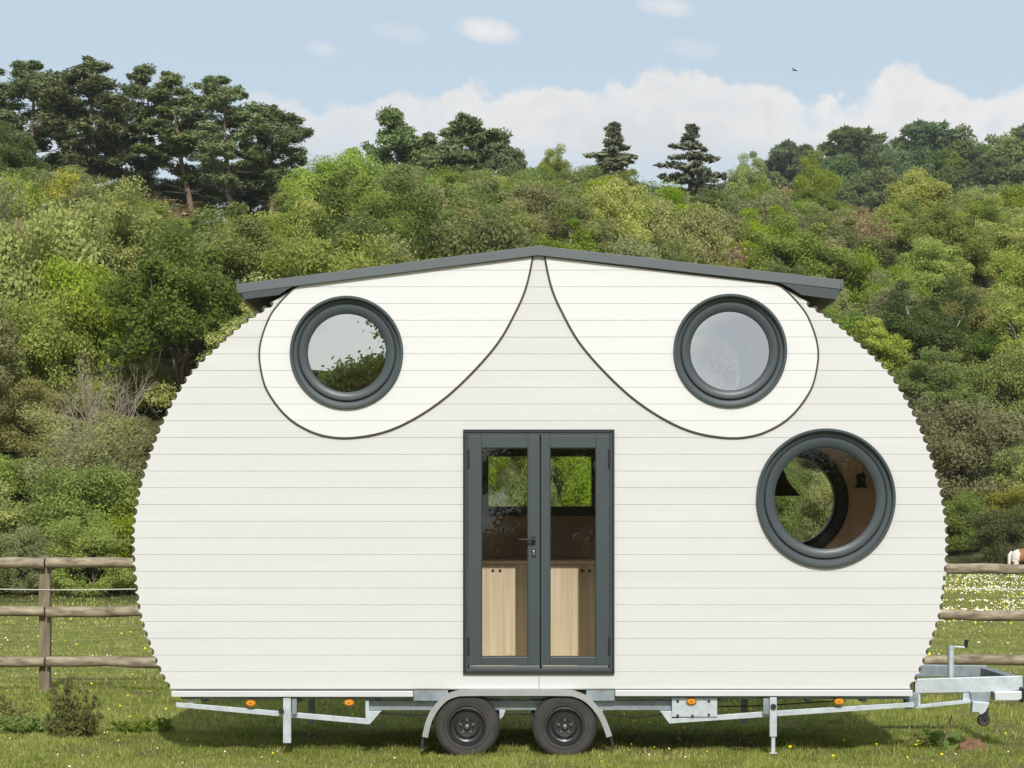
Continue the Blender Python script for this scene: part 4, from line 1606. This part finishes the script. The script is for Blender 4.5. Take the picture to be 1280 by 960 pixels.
def dock():
    p = P(1178, 934, .55)
    e = empty('dock_plant', (p[0], .55, Tz(p[0], .55)), 0, 'broad-leaved dock plant growing in front of the drawbar', 'plant')
    rng = np.random.default_rng(3)
    v, f = [], []
    vs, tone = [], []
    for k in range(60):
        az = rng.random() * 6.28
        el = rng.uniform(.15, 1.3)
        ln_ = rng.uniform(.14, .36)
        wd = ln_ * rng.uniform(.1, .22)
        base = np.array([rng.normal() * .07, rng.normal() * .05, .0])
        pts = []
        dr = np.array([math.cos(az) * math.cos(el), math.sin(az) * math.cos(el), math.sin(el)])
        p_ = base.copy()
        for i in range(6):
            pts.append(p_.copy())
            dr = unit(dr + np.array([0, 0, -.30]))
            p_ = p_ + dr * ln_ / 5
        sd = unit(np.cross(dr, [0, 0, 1.]))
        ws = [.1, .6, 1., .95, .6, .05]
        tn = rng.random()
        for i in range(5):
            vs += [pts[i] - sd * wd * ws[i], pts[i] + sd * wd * ws[i], pts[i + 1] + sd * wd * ws[i + 1], pts[i + 1] - sd * wd * ws[i + 1]]
            tone.append(tn)
    me = np_mesh('leaves', np.array(vs), 4, np.array(tone) * .4 + .6, L['weed'])
    o = bpy.data.objects.new('leaves', me)
    link(o, e)
    mb = MB()
    for k in range(4):
        a = rng.random() * 6.28
        mb.tube([(p[0], .55, -.02), (p[0] + .05 * math.cos(a), .55 + .05 * math.sin(a), .16), (p[0] + .1 * math.cos(a), .55 + .1 * math.sin(a), .3)], [.012, .009, .004], 6)
    mb.build('stem', M['twig_brown'], e)


dock()

# clod of dry earth beside the dock plant
rng = np.random.default_rng(8)
p = P(1216, 934, .45)
mb = MB()
n, m_ = 18, 7
v = [(p[0], .45, .10)]
for j in range(1, m_):
    for k in range(n):
        a = 2 * math.pi * k / n
        r = j / (m_ - 1)
        v.append((p[0] + .17 * r * math.cos(a) * rng.uniform(.8, 1.15), .45 + .12 * r * math.sin(a) * rng.uniform(.8, 1.15), max(-.03, .1 * math.cos(r * 1.6) + rng.normal() * .012) - (.03 if j == m_ - 1 else 0)))
f = [(0, 1 + k, 1 + (k + 1) % n) for k in range(n)] + [(1 + (j - 1) * n + k, 1 + j * n + k, 1 + j * n + (k + 1) % n, 1 + (j - 1) * n + (k + 1) % n) for j in range(1, m_ - 1) for k in range(n)]
mb.add(v, f)
o = mb.build('earth_clod', make_mat('dry_reddish_earth', (.13, .075, .042), .95, scale=(30, 30, 30), col2=(.26, .16, .09), bump=.6, bscale=2), None)
tag(o, 'clod of reddish dry earth next to the dock plant', 'clod')


# ------------------------------------------------------------------ grass and flowers
def blades(x, y, h, w, rng):
    n = len(x)
    z = terrain(x, y)
    az = rng.random(n) * 2 * np.pi
    lean = rng.uniform(.15, .95, n)
    la = rng.random(n) * 2 * np.pi
    base = np.stack([x, y, z - .004], 1)
    side = np.stack([np.cos(az), np.sin(az), np.zeros(n)], 1) * (w * .5)[:, None]
    tip = base + np.stack([np.cos(la) * lean * h, np.sin(la) * lean * h, h * (1.1 - .5 * lean)], 1)
    return np.stack([base - side, base + side, tip], 1)


rng = np.random.default_rng(77)
V, T = [], []


def strew(x0, x1, y0, y1, dens, hm, wm, clump=1.):
    n = int((x1 - x0) * (y1 - y0) * dens)
    x, y = rng.uniform(x0, x1, n), rng.uniform(y0, y1, n)
    a = vnoise(x, y, .9, 1)
    b = vnoise(x, y, 4.5, 2)
    c = vnoise(x, y, 13., 4)
    keep = rng.random(n) < np.clip(.25 + 1.0 * (a * .45 + b * .35 + c * .4), .1, 1)
    keep &= rng.random(n) > .72 * sstep((bare_patch(x, y) - .58) / .12) * (y < 9)
    worn = np.exp(-((y - 6.2) / .55) ** 2)
    keep &= rng.random(n) > worn * .92 * (b > .25)
    x, y, a, b, c = (q[keep] for q in (x, y, a, b, c))
    h = hm * (.35 + .7 * b + .55 * c * c + .3 * a) * rng.uniform(.55, 1.3, len(x))
    w = wm * rng.uniform(.6, 1.4, len(x))
    V.append(blades(x, y, h, w, rng).reshape(-1, 3))
    dry = (rng.random(len(x)) < .1 + .35 * np.clip((a - .5) * 3, 0, 1) * np.clip((c - .35) * 2, 0, 1))
    T.append(np.where(dry, rng.uniform(.85, 1, len(x)), np.clip(.1 + .4 * b + .3 * (1 - c) * a + rng.normal(size=len(x)) * .17, 0, .8)))


strew(-7, 7, -3, 2.2, 6000, .042, .0075)
strew(-7.5, 7.5, 2.2, 8.5, 2300, .05, .009)
strew(-12, 14, 8.5, 20, 480, .04, .014)
strew(-16, 24, 20, 45, 110, .05, .028)
strew(6, 30, 45, 80, 45, .07, .05)
# coarser tufts
nt_ = 900
tx, ty = rng.uniform(-6.5, 6.5, nt_), rng.uniform(-2.5, 7.5, nt_)
k = vnoise(tx, ty, .8, 21) > .42
tx, ty = tx[k], ty[k]
tx = np.concatenate([np.repeat(tx, 45), np.repeat(rng.uniform(-7, -3.2, 60), 60)])
ty = np.concatenate([np.repeat(ty, 45), np.repeat(rng.normal(size=60) * .35 + 5.9, 60)])
tt = np.repeat(rng.random(len(tx) // 15), 15)
tt = np.concatenate([tt, np.full(len(tx) - len(tt), .5)])
bx, by = tx + rng.normal(size=len(tx)) * .055, ty + rng.normal(size=len(tx)) * .05
V.append(blades(bx, by, .085 * rng.uniform(.4, 1.2, len(bx)), .008 * rng.uniform(.6, 1.4, len(bx)), rng).reshape(-1, 3))
T.append(np.clip(.15 + .6 * tt + rng.normal(size=len(bx)) * .15, 0, 1))
me = np_mesh('grass', np.concatenate(V), 3, np.concatenate(T), L['grass'])
o = bpy.data.objects.new('grass', me)
link(o)
tag(o, 'short rough paddock grass around the cabin and beyond the fence', 'grass', kind='stuff')
print('blades', len(me.polygons))

V, T = [], []


def flowers(n, x0, x1, y0, y1, size, tone, hz, patch=0.):
    x, y = rng.uniform(x0, x1, n), rng.uniform(y0, y1, n)
    if patch:
        k = vnoise(x, y, .35, 9) * .6 + vnoise(x, y, 1.3, 10) * .4
        s = k > patch
        x, y = x[s], y[s]
    ok = y < foot(x) + 1
    x, y = x[ok], y[ok]
    n = len(x)
    z = terrain(x, y) + hz * rng.uniform(.6, 1.2, n)
    c = np.stack([x, y, z], 1)
    nr = unit(np.stack([rng.normal(size=n) * .35, -.7 + rng.normal(size=n) * .3, np.ones(n)], 1))
    t = unit(np.cross(nr, np.array([0, 1., .2])))
    b = np.cross(nr, t)
    s = (size * rng.uniform(.65, 1.2, n))[:, None] * .5
    ang = np.arange(6) * np.pi / 3
    V.append(np.stack([c + (t * math.cos(q) + b * math.sin(q)) * s for q in ang], 1).reshape(-1, 3))
    T.append(np.full(n, tone))


flowers(32, -6, 6, -2, 2, .024, .0, .04)
flowers(80, -6, 6, -2, 2, .017, .75, .035)
flowers(9, 2.2, 3.4, -.6, .7, .027, .0, .06)
flowers(130, -8, 8, 2, 9, .027, .0, .05)
flowers(420, -13, 14, 9, 32, .04, .0, .06, .45)
flowers(400, -13, 14, 9, 32, .034, .75, .05, .4)
flowers(8500, 7, 28, 22, 64, .045, .75, .08, .40)
flowers(2600, 7, 28, 22, 64, .045, .1, .08, .40)
me = np_mesh('meadow_flowers', np.concatenate(V), 6, np.concatenate(T), L['petal'])
o = bpy.data.objects.new('meadow_flowers', me)
link(o)
tag(o, 'scattered dandelions and white daisies in the paddock grass', 'flowers', kind='stuff')

# ------------------------------------------------------------------ sky and sun
AZ, EL = R(4.0), R(36)
sd = Vector((math.sin(AZ) * math.cos(EL), -math.cos(AZ) * math.cos(EL), math.sin(EL)))
sun = bpy.data.lights.new('sun', 'SUN')
sun.energy = 3.5
sun.angle = R(.53)
sun.color = (1, .972, .93)
so = bpy.data.objects.new('sun', sun)
link(so)
so.rotation_euler = sd.to_track_quat('Z', 'Y').to_euler()
so.location = (4, -20, 20)

w = bpy.data.worlds.new('World')
sc.world = w
w.use_nodes = True
nt = w.node_tree
nt.nodes.clear()
ln = nt.links
out = N(nt, 'ShaderNodeOutputWorld')
bg = N(nt, 'ShaderNodeBackground')
bg.inputs[1].default_value = .125
sky = N(nt, 'ShaderNodeTexSky')
sky.sky_type = 'NISHITA'
sky.sun_disc = False
sky.sun_elevation = EL
sky.sun_rotation = math.pi - AZ
sky.air_density = 1.0
sky.dust_density = 2.0
sky.ozone_density = 1.0
tc = N(nt, 'ShaderNodeTexCoord')
sx = N(nt, 'ShaderNodeSeparateXYZ')
ln.new(tc.outputs['Generated'], sx.inputs[0])
vx, vy, vz = sx.outputs
ay = math_node(nt, 'MAXIMUM', math_node(nt, 'ABSOLUTE', vy), .02)
u = math_node(nt, 'DIVIDE', vx, ay)
v_ = math_node(nt, 'DIVIDE', vz, ay)
cb = N(nt, 'ShaderNodeCombineXYZ')
ln.new(u, cb.inputs[0])
ln.new(v_, cb.inputs[2])
ln.new(math_node(nt, 'SIGN', vy), cb.inputs[1])


def wnoise(s, d=7, r=.55, st=(1, 1, 1)):
    mp = N(nt, 'ShaderNodeMapping')
    mp.inputs['Scale'].default_value = st
    ln.new(cb.outputs[0], mp.inputs[0])
    n = N(nt, 'ShaderNodeTexNoise', Scale=s, Detail=d, Roughness=r)
    ln.new(mp.outputs[0], n.inputs['Vector'])
    return n.outputs[0]


def U(px):
    return (px - 640) / F


def Vv(py):
    return (650 - py) / F


n1 = wnoise(34, 8, .62)
n2 = wnoise(9, 5)
nz = math_node(nt, 'ADD', math_node(nt, 'MULTIPLY', math_node(nt, 'SUBTRACT', n1, .5), .042), math_node(nt, 'MULTIPLY', math_node(nt, 'SUBTRACT', n2, .5), .022))
# the cloud bank's top, by bearing
tops = [(-200, 150), (60, 140), (250, 150), (330, 128), (400, 140), (460, 122), (540, 114), (620, 112), (720, 112), (780, 104), (830, 96), (880, 92), (950, 102), (1000, 118), (1040, 113), (1065, 109), (1085, 98), (1105, 91), (1130, 88), (1155, 91), (1175, 99), (1195, 113), (1212, 126), (1235, 121), (1260, 110), (1290, 106), (1400, 112)]
fac = math_node(nt, 'DIVIDE', math_node(nt, 'SUBTRACT', u, U(-200)), U(1400) - U(-200), True)
top = ramp(nt, fac, [((p + 200) / 1600., (Vv(t),) * 3) for p, t in tops])
below = math_node(nt, 'SUBTRACT', math_node(nt, 'ADD', top, nz), v_)        # >0 inside the bank
edge = N(nt, 'ShaderNodeMapRange')
edge.interpolation_type = 'SMOOTHSTEP'
edge.inputs[1].default_value = -.001
edge.inputs[2].default_value = .005
ln.new(below, edge.inputs[0])
strength = ramp(nt, fac, [(0, (.75,) * 3), (.28, (.6,) * 3), (.40, (.75,) * 3), (.5, (.95,) * 3), (.62, (1,) * 3), (.9, (1,) * 3), (1, (.8,) * 3)])
wisp = math_node(nt, 'ADD', math_node(nt, 'MULTIPLY', math_node(nt, 'SUBTRACT', n1, .42), 3.2), .72, True)
thick = N(nt, 'ShaderNodeMapRange')
thick.inputs[1].default_value = .0
thick.inputs[2].default_value = .02
ln.new(below, thick.inputs[0])
wisp = math_node(nt, 'MAXIMUM', wisp, thick.outputs[0])
bank = math_node(nt, 'MULTIPLY', math_node(nt, 'MULTIPLY', edge.outputs[0], wisp), strength)
base = N(nt, 'ShaderNodeMapRange')
base.interpolation_type = 'SMOOTHSTEP'
base.inputs[1].default_value = Vv(212)
base.inputs[2].default_value = Vv(158)
ln.new(math_node(nt, 'ADD', v_, math_node(nt, 'MULTIPLY', nz, .8)), base.inputs[0])
bank = math_node(nt, 'MULTIPLY', bank, math_node(nt, 'ADD', math_node(nt, 'MULTIPLY', base.outputs[0], .72), .28))
# small separate clouds
blob = None
for px, py, a, b, k in ((610, 38, 44, 19, 1.), (832, 8, 40, 15, .8), (404, 61, 24, 12, .55), (500, 40, 40, 14, .3), (866, 60, 34, 16, .35), (328, 128, 30, 18, .6)):
    dx = math_node(nt, 'DIVIDE', math_node(nt, 'SUBTRACT', u, U(px)), a / F)
    dy = math_node(nt, 'DIVIDE', math_node(nt, 'SUBTRACT', v_, Vv(py)), b / F)
    dx = math_node(nt, 'ADD', dx, math_node(nt, 'MULTIPLY', dy, .35))
    d2 = math_node(nt, 'ADD', math_node(nt, 'MULTIPLY', dx, dx), math_node(nt, 'MULTIPLY', dy, dy))
    m_ = math_node(nt, 'SUBTRACT', 1.0, d2)
    m_ = math_node(nt, 'ADD', m_, math_node(nt, 'MULTIPLY', math_node(nt, 'SUBTRACT', n1, .5), 2.6))
    m_ = math_node(nt, 'MULTIPLY', math_node(nt, 'MULTIPLY', m_, .8, True), k, True)
    blob = m_ if blob is None else math_node(nt, 'MAXIMUM', blob, m_)
front = math_node(nt, 'GREATER_THAN', vy, 0.0)
cl_front = math_node(nt, 'MULTIPLY', math_node(nt, 'MAXIMUM', bank, blob), front)
# loose cloud in the rest of the sky (seen mirrored)
cm = N(nt, 'ShaderNodeMapping')
cm.inputs['Scale'].default_value = (1, 1, 2.2)
ln.new(tc.outputs['Generated'], cm.inputs[0])
nb = N(nt, 'ShaderNodeTexNoise', Scale=5.5, Detail=7, Roughness=.55)
ln.new(cm.outputs[0], nb.inputs['Vector'])
cl_back = math_node(nt, 'MULTIPLY', ramp(nt, nb.outputs[0], [(.44, (0, 0, 0)), (.58, (.95, .95, .95))]), math_node(nt, 'SUBTRACT', 1.0, front))
cloud = math_node(nt, 'MAXIMUM', cl_front, cl_back)
# thin veil whitening the blue
veil = N(nt, 'ShaderNodeMix', data_type='RGBA')
veil.inputs[0].default_value = .66
ln.new(sky.outputs[0], veil.inputs[6])
veil.inputs[7].default_value = (5.2, 6.05, 6.6, 1)
ccol = ramp(nt, math_node(nt, 'ADD', math_node(nt, 'MULTIPLY', below, 11.), math_node(nt, 'ADD', math_node(nt, 'MULTIPLY', math_node(nt, 'SUBTRACT', n1, .5), 2.8), math_node(nt, 'MULTIPLY', math_node(nt, 'SUBTRACT', n2, .5), 3.2))), [(0, (7.0, 6.92, 6.78)), (.4, (6.55, 6.55, 6.5)), (1, (5.75, 5.95, 6.15))])
cmx = N(nt, 'ShaderNodeMix', data_type='RGBA')
ln.new(cloud, cmx.inputs[0])
ln.new(veil.outputs[2], cmx.inputs[6])
ln.new(ccol, cmx.inputs[7])
ln.new(cmx.outputs[2], bg.inputs[0])
ln.new(bg.outputs[0], out.inputs[0])

# ------------------------------------------------------------------ air
mb = MB()
mb.box(-430, 430, -285, 775, -3, 120)
hz = bpy.data.materials.new('thin_summer_haze')
nt, ns, ln = nodes_of(hz)
out = N(nt, 'ShaderNodeOutputMaterial')
pv = N(nt, 'ShaderNodeVolumePrincipled')
pv.inputs['Color'].default_value = (.86, .92, 1, 1)
pv.inputs['Density'].default_value = .00012
ln.new(pv.outputs[0], out.inputs['Volume'])
o = mb.build('haze', hz)
tag(o, 'thin pale summer haze in the air of the valley', 'haze', kind='stuff')

# ------------------------------------------------------------------ camera and picture
cam = bpy.data.cameras.new('camera')
cam.sensor_width = 36
cam.lens = F / 1280 * 36
cam.shift_y = 170 / 1280
cam.clip_start = .1
cam.clip_end = 3000
co = bpy.data.objects.new('camera', cam)
link(co)
co.location = (CAMX, -CAMD, CAMZ)
co.rotation_euler = (R(90), 0, 0)
sc.camera = co
sc.view_settings.view_transform = 'Standard'
sc.view_settings.look = 'None'
sc.view_settings.exposure = 0
sc.view_settings.gamma = 1
sc.render.engine = 'CYCLES'
sc.cycles.max_bounces = 8
sc.cycles.transparent_max_bounces = 12
sc.cycles.use_denoising = True
